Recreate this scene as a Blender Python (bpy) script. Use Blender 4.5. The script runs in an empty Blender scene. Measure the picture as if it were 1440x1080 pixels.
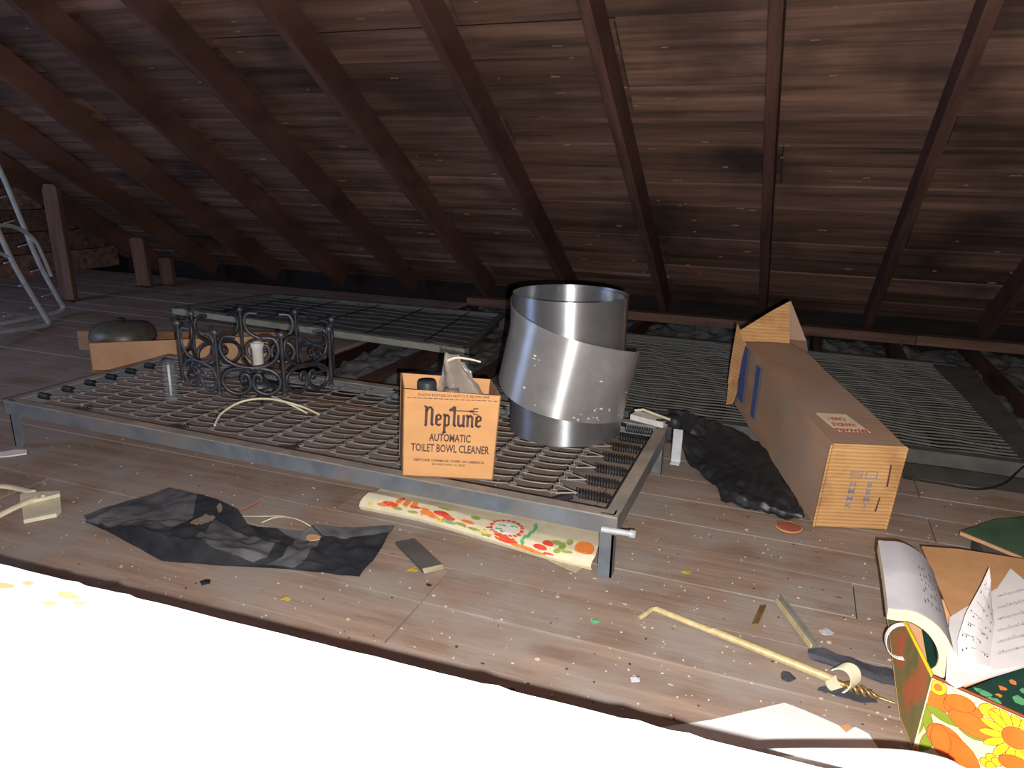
import bpy, bmesh, math, random
from mathutils import Vector, Matrix, noise as mnoise
random.seed(7)
C = bpy.context.scene.collection
V = Vector
# ------------------------------------------------------------------ camera, light, exposure
FPX = 1035.0
def camdir(u, v): return V((u-720, 540-v, -FPX))
ax = (-camdir(-2130, 180)).normalized()
ay = camdir(1128, 252); ay = (ay-ax*ay.dot(ax)).normalized()
az = ax.cross(ay)
RW = Matrix((ax, ay, az))             # camera axes -> attic axes (x along the eave, y towards the eave, z up)
HC = 0.835                            # camera height above the deck
CAM = V((0, 0, HC))
cd = bpy.data.cameras.new('camera'); cam = bpy.data.objects.new('camera', cd); C.objects.link(cam)
cam.matrix_world = Matrix.Translation(CAM) @ RW.to_4x4()
cd.sensor_width = 36; cd.lens = FPX/1440*36; cd.clip_start = 0.02; cd.clip_end = 50
bpy.context.scene.camera = cam
w = bpy.data.worlds.new('attic_gloom'); bpy.context.scene.world = w; w.use_nodes = True
w.node_tree.nodes['Background'].inputs[0].default_value = (0.10, 0.14, 0.30, 1)
w.node_tree.nodes['Background'].inputs[1].default_value = 0.3
def lamp(name, kind, loc, power, col=(1, 1, 1), size=.01, target=None, shape=None):
    ld = bpy.data.lights.new(name, kind); ld.energy = power; ld.color = col
    if kind == 'AREA': ld.size = size
    else: ld.shadow_soft_size = size
    o = bpy.data.objects.new(name, ld); C.objects.link(o); o.location = loc
    if target is not None: o.rotation_euler = (V(target)-V(loc)).to_track_quat('-Z', 'Y').to_euler()
    return o
# the phone's flash, just right of and below the lens
lamp('flash', 'POINT', CAM+V((.024, 0, -.022)), 120, (1, .965, .93), .004)
# added weak cool fill from behind the camera
lamp('cool_fill', 'AREA', (-.6, -.9, 1.5), 3, (.80, .86, 1), .9, (-1.2, 3.0, .3))
lamp('haze_fill', 'AREA', (-4.6, .1, 1.2), 26, (.42, .58, 1), 1.6, (-3.3, 3.0, 1.2))  # added blue fill from the left, standing in for lens haze
vs = bpy.context.scene.view_settings
vs.view_transform = 'Standard'; vs.look = 'None'; vs.gamma = 1; vs.use_curve_mapping = False; vs.exposure = 0.48

def at(u, v, z=0.0):                  # the point of the level z that the photograph shows at u, v
    r = RW @ camdir(u, v); t = (z-HC)/r.z
    return CAM+r*t
def aty(u, v, y):                     # the same on the upright plane y
    r = RW @ camdir(u, v); return CAM+r*(y/r.y)
def atp(u, v, p, n):
    r = RW @ camdir(u, v); return CAM+r*((p-CAM).dot(n)/r.dot(n))

# ------------------------------------------------------------------ materials
def srgb(h):
    if isinstance(h, str): h = [int(h[i:i+2], 16) for i in (0, 2, 4)]
    return tuple((c/255/12.92 if c/255 <= .04045 else ((c/255+.055)/1.055)**2.4) for c in h)+(1,)
MATS = {}
def mat(name, c1, c2=None, scale=(8, 8, 8), rough=.75, metal=0, bump=.1, space='Object', detail=6, ramp=(.35, .65), spec=.3, rnd=0, dust=None, alpha=1, trans=0, specks=None, hue=0):
    m = bpy.data.materials.new(name); m.use_nodes = True; nt = m.node_tree; N = nt.nodes; Lk = nt.links
    b = N['Principled BSDF']; b.inputs['Roughness'].default_value = rough; b.inputs['Metallic'].default_value = metal
    b.inputs['Specular IOR Level'].default_value = spec; b.inputs['Alpha'].default_value = alpha
    b.inputs['Transmission Weight'].default_value = trans
    c1 = srgb(c1); c2 = srgb(c2) if c2 else tuple(x*.8 for x in c1[:3])+(1,)
    if space == 'World':
        g = N.new('ShaderNodeNewGeometry'); src = g.outputs['Position']
    else:
        g = N.new('ShaderNodeTexCoord'); src = g.outputs['Object']
    if rnd:
        oi = N.new('ShaderNodeObjectInfo'); mu = N.new('ShaderNodeMath'); mu.operation = 'MULTIPLY'; mu.inputs[1].default_value = 37
        Lk.new(oi.outputs['Random'], mu.inputs[0]); va = N.new('ShaderNodeVectorMath'); va.operation = 'ADD'
        Lk.new(src, va.inputs[0]); Lk.new(mu.outputs[0], va.inputs[1]); src = va.outputs[0]
    mp = N.new('ShaderNodeMapping'); mp.inputs['Scale'].default_value = scale; Lk.new(src, mp.inputs[0])
    no = N.new('ShaderNodeTexNoise'); no.inputs['Scale'].default_value = 1; no.inputs['Detail'].default_value = detail; no.inputs['Roughness'].default_value = .65
    Lk.new(mp.outputs[0], no.inputs['Vector'])
    cr = N.new('ShaderNodeValToRGB'); cr.color_ramp.elements[0].position = ramp[0]; cr.color_ramp.elements[1].position = ramp[1]
    cr.color_ramp.elements[0].color = c1; cr.color_ramp.elements[1].color = c2
    Lk.new(no.outputs['Fac'], cr.inputs[0]); col = cr.outputs[0]
    if rnd:
        hs = N.new('ShaderNodeHueSaturation'); mr = N.new('ShaderNodeMapRange'); mr.inputs[3].default_value = 1-rnd; mr.inputs[4].default_value = 1+rnd
        Lk.new(oi.outputs['Random'], mr.inputs[0]); Lk.new(mr.outputs[0], hs.inputs['Value']); Lk.new(col, hs.inputs['Color']); col = hs.outputs[0]
    if dust:                          # patches of settled dust or grime: (colour, scale, low, high)
        n2 = N.new('ShaderNodeTexNoise'); n2.inputs['Scale'].default_value = dust[1]; n2.inputs['Detail'].default_value = 5
        g2 = N.new('ShaderNodeNewGeometry'); Lk.new(g2.outputs['Position'], n2.inputs['Vector'])
        m2 = N.new('ShaderNodeMapRange'); m2.inputs[1].default_value = dust[2]; m2.inputs[2].default_value = dust[3]; Lk.new(n2.outputs['Fac'], m2.inputs[0])
        mx = N.new('ShaderNodeMixRGB'); mx.inputs[2].default_value = srgb(dust[0]); Lk.new(m2.outputs[0], mx.inputs[0]); Lk.new(col, mx.inputs[1]); col = mx.outputs[0]
    if specks:                        # (colour, scale, threshold)
        vo = N.new('ShaderNodeTexVoronoi'); vo.inputs['Scale'].default_value = specks[1]
        g3 = N.new('ShaderNodeNewGeometry'); Lk.new(g3.outputs['Position'], vo.inputs['Vector'])
        m3 = N.new('ShaderNodeMapRange'); m3.inputs[1].default_value = specks[2]; m3.inputs[2].default_value = specks[2]*.5; Lk.new(vo.outputs['Distance'], m3.inputs[0])
        mx = N.new('ShaderNodeMixRGB'); mx.inputs[2].default_value = srgb(specks[0]); Lk.new(m3.outputs[0], mx.inputs[0]); Lk.new(col, mx.inputs[1]); col = mx.outputs[0]
    Lk.new(col, b.inputs['Base Color'])
    if bump:
        bp = N.new('ShaderNodeBump'); bp.inputs['Strength'].default_value = bump; bp.inputs['Distance'].default_value = .01
        Lk.new(no.outputs['Fac'], bp.inputs['Height']); Lk.new(bp.outputs[0], b.inputs['Normal'])
    MATS[name] = m; return m
def stripes(m, axis, freq, amt=.25, bump=.5):   # corrugation lines for a carton
    nt = m.node_tree; N = nt.nodes; Lk = nt.links; b = N['Principled BSDF']
    tc = N.new('ShaderNodeTexCoord'); wv = N.new('ShaderNodeTexWave'); wv.bands_direction = axis; wv.inputs['Scale'].default_value = freq
    wv.inputs['Distortion'].default_value = .6; wv.inputs['Detail'].default_value = 1; Lk.new(tc.outputs['Object'], wv.inputs['Vector'])
    l = b.inputs['Base Color'].links[0].from_socket; mx = N.new('ShaderNodeMixRGB'); mx.blend_type = 'MULTIPLY'; mx.inputs[0].default_value = amt
    Lk.new(l, mx.inputs[1]); Lk.new(wv.outputs['Color'], mx.inputs[2]); Lk.new(mx.outputs[0], b.inputs['Base Color'])
    bp = N.new('ShaderNodeBump'); bp.inputs['Strength'].default_value = bump; bp.inputs['Distance'].default_value = .003
    Lk.new(wv.outputs['Fac'], bp.inputs['Height']); Lk.new(bp.outputs[0], b.inputs['Normal'])

M = MATS
mat('deck_wood', '7f6a5c', 'a08a7a', (2.2, 20, 20), .8, bump=.3, space='World', rnd=.07, dust=('958a81', 5.5, .42, .62))
mat('sheathing_wood', '463631', '8d6c5c', (1.1, 17, 22), .85, bump=.4, space='World', rnd=.36, dust=('362a27', 2.0, .5, .75), ramp=(.3, .68))
mat('rafter_wood', '48302a', '694a3f', (22, 1.5, 3), .85, bump=.4, space='World', rnd=.12)
mat('plate_wood', '543e34', '7b5e4e', (2, 20, 20), .85, bump=.3, space='World', rnd=.1)
mat('joist_wood', '35241f', '5a3d34', (20, 2, 10), .9, bump=.3, space='World', rnd=.1)
mat('stud_wood', '5e4438', '7a5b4b', (20, 20, 2), .85, bump=.3, space='World', rnd=.1)
mat('eave_wood', '1c1716', '292120', (3, 20, 20), .9, space='World')
mat('insulation', '5b5e60', '7d8081', (14, 14, 14), 1, bump=1, space='World', detail=10, dust=('47413c', 4, .5, .7))
mat('grey_paint', '5d646b', '727a80', (14, 14, 14), .5, .15, .05, space='World', dust=('7d7670', 6, .45, .7), spec=.4)
mat('wire_grey', '9d9990', '85827c', (30, 30, 30), .5, .3, 0)
mat('spring_dark', '232427', '3a3b3f', (30, 30, 30), .5, .4, .1)
mat('olive_frame', '4f504c', '62635e', (10, 10, 10), .7, .1, .05, space='World')
mat('dusty_paint', '8d857b', '7b746b', (14, 14, 14), .8, .0, .05, space='World', dust=('a09486', 9, .45, .7))
mat('olive_rail', 'a5a38f', '8b8a78', (12, 12, 12), .6, .1, .05, space='World')
mat('slack_wire', '74736a', '66655d', (12, 12, 12), .6, .1, 0)
mat('dark_wire', '1d1f22', '303235', (20, 20, 20), .6, .3, 0)
mat('cot_tube', 'c8ccd0', 'b0b4b8', (18, 18, 18), .35, .25, .05)
mat('iron_black', '303136', '4a4b51', (22, 22, 22), .42, .45, .15, spec=.5)
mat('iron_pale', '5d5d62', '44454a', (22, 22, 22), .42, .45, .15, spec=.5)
mat('cream_plastic', 'ddd5bb', 'c9c1a6', (20, 20, 20), .45, 0, .02)
mat('white_ceramic', 'd9d7d2', 'bfbdb8', (20, 20, 20), .4, 0, .02)
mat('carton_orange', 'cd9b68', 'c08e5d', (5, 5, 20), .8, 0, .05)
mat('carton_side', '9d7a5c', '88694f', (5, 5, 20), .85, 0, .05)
mat('print_brown', '4a3431', '5a4340', (60, 60, 60), .8, 0, 0)
mat('bag_plastic', 'a79d94', '8f857c', (10, 10, 10), .2, 0, .3, alpha=.62, spec=.6)
mat('black_plastic', '16181c', '24262a', (8, 8, 8), .46, 0, .1, spec=.45, dust=('343332', 7, .55, .78))
mat('cap_plastic', '34393f', '2b2f34', (20, 20, 20), .45)
mat('bottle_plastic', 'c9c6c2', 'aeaaa6', (20, 20, 20), .35)
mat('metal_label', '8d7c72', '77675d', (20, 20, 20), .4, .3)
mat('long_carton', 'b08d70', 'a07e65', (6, 6, 14), .85, 0, .05, dust=('9f8979', 6, .35, .6))
mat('long_carton_end', 'd8a970', 'c69460', (6, 6, 30), .85, 0, .05, dust=('a87a4e', 9, .52, .7))
mat('sticker_paper', 'e6d2b4', 'dac5a6', (20, 20, 20), .7)
mat('ink_red', 'ad4433', 'b85443', (30, 30, 30), .7)
mat('ink_blue', '7a7a92', '8a879a', (30, 30, 30), .75)
mat('tape_blue', '44548a', '56648e', (30, 30, 6), .6)
mat('felt_black', '1e1f24', '303136', (14, 14, 14), .95, 0, .6)
mat('felt_dusty', '4c4c50', '5f5e60', (14, 14, 14), .95, 0, .6, dust=('3b3b40', 14, .5, .7))
mat('vinyl_cream', 'ddd2b5', 'cfc4a6', (20, 20, 20), .55, 0, .1)
mat('vinyl_back', 'b9ad93', 'a89d85', (20, 20, 20), .7)
mat('print_red', 'c8402c', 'd8553a', (60, 60, 60), .6)
mat('print_orange', 'dd7430', 'e08a45', (60, 60, 60), .6)
mat('print_green', '7f9144', '98a552', (60, 60, 60), .6)
mat('print_teal', '58a06b', '6bb07c', (60, 60, 60), .6)
mat('print_yellow', 'd8b53a', 'e2c455', (60, 60, 60), .6)
mat('print_white', 'ddd8cc', 'd0cabd', (60, 60, 60), .6)
mat('dark_card', '4b4744', '5c5753', (16, 16, 16), .8)
mat('tan_card', 'c99a6c', 'ba8b5f', (9, 9, 9), .8)
mat('dim_card', 'c79c76', 'b58b66', (9, 9, 9), .8)
mat('paper_white', 'e9e4e2', 'dcd7d6', (9, 9, 9), .75, bump=.1)
mat('paper_edge', 'e6d9b4', 'd9cba3', (4, 4, 160), .8, bump=.2)
mat('paper_grey', 'bcb9bd', 'a9a6ab', (9, 9, 9), .75)
mat('ink_grey', '4f4d52', '5e5c61', (60, 60, 60), .8)
mat('brass', 'b89a67', '8f7246', (30, 30, 30), .35, .7)
mat('rod_cream', 'd2c092', 'bca97c', (60, 60, 6), .45, .2)
mat('grey_cloth', '4c4c53', '3a3a41', (20, 20, 20), .95, 0, .6)
mat('pan_metal', '6b675b', '504e46', (9, 9, 9), .42, .2, .08, spec=.5)
mat('pan_dark', '1f2324', '2b2f30', (9, 9, 9), .5, .2)
mat('green_board', '3c5540', '4d6650', (9, 9, 9), .7, specks=('8d9a86', 50, .07))
mat('deep_green', '1c3a30', '23463a', (9, 9, 9), .55)
mat('marbled', '8d7a48', '67683c', (16, 16, 7), .8, dust=('b0623c', 17, .47, .6))
mat('floral_base', 'edd6ae', 'e4cba1', (9, 9, 9), .55, bump=0)
mat('flower_orange', 'f07a2e', 'e0631f', (9, 9, 9), .55, bump=0)
mat('flower_yellow', 'f3cf2f', 'e6bb22', (9, 9, 9), .55, bump=0)
mat('flower_green', '8e9b2c', '74842a', (9, 9, 9), .55, bump=0)
mat('flower_line', '7a3a1c', '84431f', (9, 9, 9), .6, bump=0)
mat('hatch_white', 'f4f2ec', 'ebe8e0', (4, 4, 4), .7, bump=.05)
mat('hatch_edge', '35302f', '453e3c', (14, 14, 14), .9)
mat('plaster_tan', 'd7b48a', 'cba477', (14, 14, 14), .9)
mat('pink_disc', 'a8604f', '99523f', (14, 14, 14), .8)
mat('flake_white', 'cdbfa9', 'b6a78f', (60, 60, 60), .8)
mat('spot_white', 'cfcfcb', 'b9b9b5', (60, 60, 60), .9)
mat('yellow_scrap', 'b8a24a', 'a18b35', (40, 40, 40), .8)
mat('splinter', 'a58b74', '80664f', (40, 40, 40), .8)
# aluminium: bare sheet, part dulled by oxide
m = mat('aluminium', 'b4b8bd', '9da1a6', (5, 5, 5), .3, .86, .03, spec=.5, dust=('bfc0bf', 9, .56, .72))
m.node_tree.nodes['Principled BSDF'].inputs['Roughness'].default_value = .30
m = mat('aluminium_dull', 'bcbdbd', 'a9aaab', (6, 6, 6), .40, .66, .03, spec=.5, dust=('c6c6c4', 10, .58, .72))
m = mat('clear_plastic', 'aab2b8', '959da3', (5, 5, 5), .12, 0, 0, alpha=.13, spec=.7)
stripes(M['long_carton'], 'Y', 32, .04, .12)
stripes(M['long_carton_end'], 'Z', 32, .2, .35)

for k_ in ('aluminium', 'aluminium_dull'):   # rolling grain round the sheet draws highlights out lengthwise
    nt = M[k_].node_tree; b = nt.nodes['Principled BSDF']; tg = nt.nodes.new('ShaderNodeTangent'); tg.direction_type = 'RADIAL'; tg.axis = 'Z'
    nt.links.new(tg.outputs[0], b.inputs['Tangent']); b.inputs['Anisotropic'].default_value = .85; b.inputs['Anisotropic Rotation'].default_value = .25
    b.inputs['Roughness'].default_value = .34
# ------------------------------------------------------------------ mesh helpers
class MB:
    def __init__(s): s.v = []; s.f = []; s.m = []; s.smooth = []
    def add(s, vs_, fs, mi=0, sm=False):
        o = len(s.v); s.v += [V(p) for p in vs_]; s.f += [[o+i for i in f] for f in fs]; s.m += [mi]*len(fs); s.smooth += [sm]*len(fs); return s
    def frame(s, o, x, y, z, mi=0):    # box from a corner and three edge vectors
        o, x, y, z = V(o), V(x), V(y), V(z)
        p = [o, o+x, o+x+y, o+y, o+z, o+x+z, o+x+y+z, o+y+z]
        f = [(0, 3, 2, 1), (4, 5, 6, 7), (0, 1, 5, 4), (1, 2, 6, 5), (2, 3, 7, 6), (3, 0, 4, 7)]
        if x.cross(y).dot(z) < 0: f = [tuple(reversed(q)) for q in f]
        return s.add(p, f, mi)
    def box(s, a, b, mi=0):
        a, b = V(a), V(b); d = b-a
        return s.frame(a, (d.x, 0, 0), (0, d.y, 0), (0, 0, d.z), mi)
    def tube(s, pts, r, n=6, mi=0, closed=False, caps=True, flat=None):
        pts = [V(p) for p in pts]; k = len(pts); rings = []
        up = V((0, 0, 1)); prev = None
        for i, p in enumerate(pts):
            a = pts[(i-1) % k] if (closed or i) else p; b = pts[(i+1) % k] if (closed or i < k-1) else p
            t = (b-a).normalized() if (b-a).length > 1e-9 else V((1, 0, 0))
            if flat is not None: n1 = V(flat)
            elif prev is None: n1 = up if abs(t.z) < .9 else V((1, 0, 0))
            else: n1 = prev
            n1 = (n1-t*n1.dot(t)).normalized(); prev = n1; n2 = t.cross(n1)
            rr = r(i/(k-1)) if callable(r) else r
            if isinstance(rr, tuple): ra, rb = rr
            else: ra = rb = rr
            rings.append([p+n1*math.cos(2*math.pi*j/n+math.pi/n)*ra+n2*math.sin(2*math.pi*j/n+math.pi/n)*rb for j in range(n)])
        vs_ = [q for rg in rings for q in rg]; f = []
        for i in range(k if closed else k-1):
            for j in range(n):
                a, b = i*n+j, i*n+(j+1) % n; c, d = ((i+1) % k)*n+(j+1) % n, ((i+1) % k)*n+j
                f.append((a, b, c, d))
        s.add(vs_, f, mi, n > 4)
        if caps and not closed: s.add(rings[0], [tuple(range(n))], mi); s.add(rings[-1], [tuple(reversed(range(n)))], mi)
        return s
    def lathe(s, prof, c, n=20, axis=(0, 0, 1), mi=0, close=False):
        c = V(c); az_ = V(axis).normalized(); a1 = az_.orthogonal().normalized(); a2 = az_.cross(a1)
        vs_ = []; f = []
        for r, h in prof:
            for j in range(n):
                t = 2*math.pi*j/n; vs_.append(c+az_*h+(a1*math.cos(t)+a2*math.sin(t))*r)
        k = len(prof)
        for i in range(k-1):
            for j in range(n):
                f.append((i*n+j, i*n+(j+1) % n, (i+1)*n+(j+1) % n, (i+1)*n+j))
        return s.add(vs_, f, mi, True)
    def prism(s, pts, d, mi=0):        # a flat polygon given thickness by the vector d
        pts = [V(p) for p in pts]; d = V(d); n = len(pts)
        vs_ = pts+[p+d for p in pts]
        nrm = V((0, 0, 0))
        for i in range(n): nrm += (pts[i]-pts[0]).cross(pts[(i+1) % n]-pts[0])
        rev = nrm.dot(d) > 0
        f = [tuple(range(n)), tuple(range(2*n-1, n-1, -1))]+[(i, i+n, (i+1) % n+n, (i+1) % n) for i in range(n)]
        if rev: f = [tuple(reversed(q)) for q in f]
        return s.add(vs_, f, mi)
    def grid(s, fn, nu, nv, mi=0, thick=0, sm=True):
        P_ = [[V(fn(i/nu, j/nv)) for j in range(nv+1)] for i in range(nu+1)]
        vs_ = [p for r in P_ for p in r]; w_ = nv+1
        f = [(i*w_+j, (i+1)*w_+j, (i+1)*w_+j+1, i*w_+j+1) for i in range(nu) for j in range(nv)]
        if not thick: return s.add(vs_, f, mi, sm)
        nn = []
        for i in range(nu+1):
            for j in range(nv+1):
                a = P_[min(i+1, nu)][j]-P_[max(i-1, 0)][j]; b = P_[i][min(j+1, nv)]-P_[i][max(j-1, 0)]
                c = a.cross(b); nn.append(c.normalized() if c.length > 1e-12 else V((0, 0, 1)))
        lo = [p-q*thick for p, q in zip(vs_, nn)]; o = len(vs_)
        f2 = [tuple(o+k for k in reversed(q)) for q in f]
        e = []
        for i in range(nu): e += [(i*w_, o+i*w_, o+(i+1)*w_, (i+1)*w_), (i*w_+nv, (i+1)*w_+nv, o+(i+1)*w_+nv, o+i*w_+nv)]
        for j in range(nv): e += [(j, j+1, o+j+1, o+j), (nu*w_+j, o+nu*w_+j, o+nu*w_+j+1, nu*w_+j+1)]
        al = vs_+lo; s.add(al, f+f2, mi, sm)
        for q in e: s.add([al[k] for k in q], [(0, 1, 2, 3)], mi, False)
        return s
    def build(s, name, mats, parent=None, base=None):
        me = bpy.data.meshes.new(name)
        off = V(parent['_b']) if parent is not None and '_b' in parent else V(base or (0, 0, 0))
        me.from_pydata([tuple(p-off) for p in s.v], [], s.f); me.update()
        for m_ in (mats if isinstance(mats, (list, tuple)) else [mats]): me.materials.append(M[m_])
        me.polygons.foreach_set('material_index', s.m); me.polygons.foreach_set('use_smooth', s.smooth)
        o = bpy.data.objects.new(name, me); C.objects.link(o)
        if parent is not None: o.parent = parent
        else: o.location = off
        o['_b'] = tuple(off)
        return o
def tag(o, label, cat, group=None, kind=None):
    o['label'] = label; o['category'] = cat
    if group: o['group'] = group
    if kind: o['kind'] = kind
    return o
def thing(name, loc, label, cat, group=None):
    o = bpy.data.objects.new(name, None); C.objects.link(o); o.location = loc; o.empty_display_size = .05
    o['_b'] = tuple(loc); return tag(o, label, cat, group)
def struct(name, loc=(0, 0, 0)):
    o = bpy.data.objects.new(name, None); C.objects.link(o); o.location = loc; o['_b'] = tuple(loc); o['kind'] = 'structure'; return o
def nz(p, s=1.0, seed=0): return mnoise.noise(V((p[0]*s+seed*7.3, p[1]*s+seed*3.1, p[2]*s)))
def poly_at(pts, t):                   # point at fraction t of a polyline
    L = [0]
    for a, b in zip(pts, pts[1:]): L.append(L[-1]+(V(b)-V(a)).length)
    d = t*L[-1]
    for i in range(len(pts)-1):
        if d <= L[i+1]+1e-9:
            k = (d-L[i])/max(1e-9, L[i+1]-L[i]); return V(pts[i]).lerp(V(pts[i+1]), k)
    return V(pts[-1])
def loft(rows, smooth=True):           # surface through rows of points; fn(s along the row, t across rows)
    def fn(s_, t_):
        k = t_*(len(rows)-1); i = min(int(k), len(rows)-2); q = k-i
        if smooth: q = q*q*(3-2*q)*.5+q*.5
        return poly_at(rows[i], s_).lerp(poly_at(rows[i+1], s_), q)
    return fn
def spline(pts, n=8):
    pts = [V(p) for p in pts]; out = []
    for i in range(len(pts)-1):
        p0 = pts[max(i-1, 0)]; p1 = pts[i]; p2 = pts[i+1]; p3 = pts[min(i+2, len(pts)-1)]
        for k in range(n):
            t = k/n; out.append(.5*((2*p1)+(p2-p0)*t+(2*p0-5*p1+4*p2-p3)*t*t+(3*p1-p0-3*p2+p3)*t**3))
    out.append(pts[-1]); return out
def text_mesh(s_, size, o, x, y, mb, mi=0, sx=1.0, off=.0007, bold=0.0, align='CENTER'):
    cu = bpy.data.curves.new('t', 'FONT'); cu.body = s_; cu.size = size; cu.align_x = align; cu.offset = bold; cu.resolution_u = 2
    ob = bpy.data.objects.new('t', cu); C.objects.link(ob); dg = bpy.context.evaluated_depsgraph_get()
    me = ob.evaluated_get(dg).to_mesh(); x = V(x).normalized(); y = V(y).normalized(); n = x.cross(y)
    mb.add([V(o)+x*(q.co.x*sx)+y*q.co.y+n*off for q in me.vertices], [tuple(p.vertices) for p in me.polygons], mi)
    ob.evaluated_get(dg).to_mesh_clear(); bpy.data.objects.remove(ob); bpy.data.curves.remove(cu)
def stroke(mb, pts2, wd, o, x, y, mi=0, off=.0007):
    wd *= 1.22
    x = V(x); y = V(y); n = x.cross(y).normalized()
    for (a, b) in zip(pts2, pts2[1:]):
        a, b = V((a[0], a[1], 0)), V((b[0], b[1], 0)); d = (b-a).normalized()*wd/2; q = V((-d.y, d.x, 0))
        c = [a-d*.4+q, a-d*.4-q, b+d*.4-q, b+d*.4+q]
        mb.add([V(o)+x*p.x+y*p.y+n*off for p in c], [(0, 1, 2, 3)], mi)
def disc2(fn, cx, cy, rx, ry, rot=0, n=12, jag=0, rings=2):   # a printed patch on surface fn(s,t)->point lifted along its normal
    vs_ = [fn(cx, cy)]; f = []
    for k in range(1, rings+1):
        for j in range(n):
            a = 2*math.pi*j/n; r = k/rings*(1-(jag if j % 2 else 0)*(k == rings))
            dx, dy = math.cos(a)*rx*r, math.sin(a)*ry*r
            vs_.append(fn(cx+dx*math.cos(rot)-dy*math.sin(rot), cy+dx*math.sin(rot)+dy*math.cos(rot)))
    for j in range(n):
        f.append((0, 1+j, 1+(j+1) % n))
        for k in range(1, rings): f.append((1+(k-1)*n+j, 1+k*n+j, 1+k*n+(j+1) % n, 1+(k-1)*n+(j+1) % n))
    return vs_, f

# ------------------------------------------------------------------ floor: deck boards, joists, insulation
SL = math.tan(math.radians(32.7)); cs, sn = math.cos(math.radians(32.7)), math.sin(math.radians(32.7))
Y0 = 4.6
floor = struct('floor')
MB().box((-5.6, -3.2, -.2), (3.2, 4.9, -.17)).build('ceiling_lath', 'joist_wood', floor)
bw = .142
unit = {}
def plank(L, W_, T, matn, nm):
    k = (round(L, 2), round(W_, 3), T, matn)
    if k not in unit:
        b = MB(); e = .0015
        b.box((0, 0, -T), (L, W_, 0)); me_o = b.build(nm, matn); me = me_o.data; bpy.data.objects.remove(me_o); unit[k] = me
    return unit[k]
def put(me, name, parent, mtx):
    o = bpy.data.objects.new(name, me); C.objects.link(o); o.parent = parent; o.matrix_local = mtx; return o
row = 0; y = -3.1
while y < 4.35:
    xend = 3.1 if y < 2.2 else -2.0
    x = -5.5+random.choice([0, -.4, -.8, -1.2])+.0
    x = max(x, -5.5) if random.random() < .5 else -5.5
    while x < xend-.05:
        L = random.choice([1.22, 1.83, 2.44, 1.63]); L = min(L, xend-x)
        if xend-(x+L) < .4: L = xend-x
        dz = random.uniform(-.0015, .0015)
        put(plank(L-.003, bw-.004, .018, 'deck_wood', 'board'), 'board', floor, Matrix.Translation((x, y, dz)) @ Matrix.Rotation(random.uniform(-.0006, .0006), 4, 'Z'))
        x += L
    y += bw; row += 1
MB().box((-5.5, -3.1, -.024), (3.1, 2.25, -.0195)).box((-5.5, 2.2, -.024), (-2, 4.35, -.0195)).build('subfloor', 'joist_wood', floor)
for jx in (-1.66, -1.25, -.84, -.44, -.23+.0, .17, .57, .95, 1.36, 1.77, 2.18):
    if jx == -.44: continue
    MB().box((jx-.02, 2.26, -.16), (jx+.02, 4.75, -.022)).build('joist', 'joist_wood', floor)
def ins(s_, t_):
    X = -2.0+s_*4.6; Y = 2.27+t_*2.4
    z = -.07+.035*nz((X, Y, 0), 4)+.03*nz((X, Y, 0), 11, 2)+.018*nz((X, Y, 3), 26, 4)
    for jx in (-1.66, -1.25, -.84, -.23, .17, .57, .95, 1.36, 1.77, 2.18):
        d = abs(X-jx)
        if d < .05: z = min(z, -.035-.3*(.05-d))
        if d < .026: z = -.15
    return (X, Y, z)
tag(MB().grid(ins, 300, 110).build('insulation', 'insulation'), 'grey fluffy loose insulation filling the bays between the joists beyond the deck', 'insulation', kind='stuff')

# ------------------------------------------------------------------ roof: rafters, sheathing boards, plate
roof = struct('ceiling')
e_up = V((0, -cs, sn)); e_n = V((0, sn, cs))           # up the slope, and outwards
RD = .135
P0 = V((0, Y0, .05))                                   # foot of the rafters' undersides
s_ = -.5
while s_ < 4.95:
    W_ = random.choice([.150, .17, .190]); x = -5.5
    while x < 3.1:
        L = random.choice([1.2, 1.8, 2.4, 3.0]); L = min(L, 3.1-x+.001)
        o = P0+e_up*s_+e_n*(RD+.002+random.choice([0, .004, .009, .013]))
        mt = Matrix.Translation(o+V((x, 0, 0))) @ Matrix(((1, 0, 0), (0, e_up.y, -e_n.y), (0, e_up.z, -e_n.z))).to_4x4()
        put(plank(L-.004, W_-random.choice([.005, .008, .013]), .02, 'sheathing_wood', 'board'), 'board', roof, mt)
        x += L
    s_ += W_
MB().frame(P0+e_up*-.6+e_n*(RD+.036)+V((-5.6, 0, 0)), (8.8, 0, 0), e_up*5.6, e_n*.01).build('roofing', 'eave_wood', roof)
RX = [-4.98, -4.38, -3.78, -3.16, -2.56, -1.96, -1.335, -.74, -.145, .44, 1.03, 1.63, 2.23, 2.83]
for k, rx in enumerate(RX):
    b = MB(); hw = .0215; n = 14; rows = []
    for i in range(n+1):
        s1 = -.12+i*(4.95/n); w1 = .003*nz((rx, s1, 0), 3); w2 = .004*nz((rx, s1, 5), 4)
        for (dx, dn) in ((-hw+w1, w2), (hw+w1, w2), (hw, RD), (-hw, RD)):
            rows.append(P0+e_up*s1+e_n*dn+V((rx+dx, 0, 0)))
    f = []
    for i in range(n):
        for j in range(4): a = i*4+j; c = i*4+(j+1) % 4; f.append((a, c, c+4, a+4))
    b.add(rows, f+[(0, 3, 2, 1), (n*4, n*4+1, n*4+2, n*4+3)])
    b.build('rafter', 'rafter_wood', roof)
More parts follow.
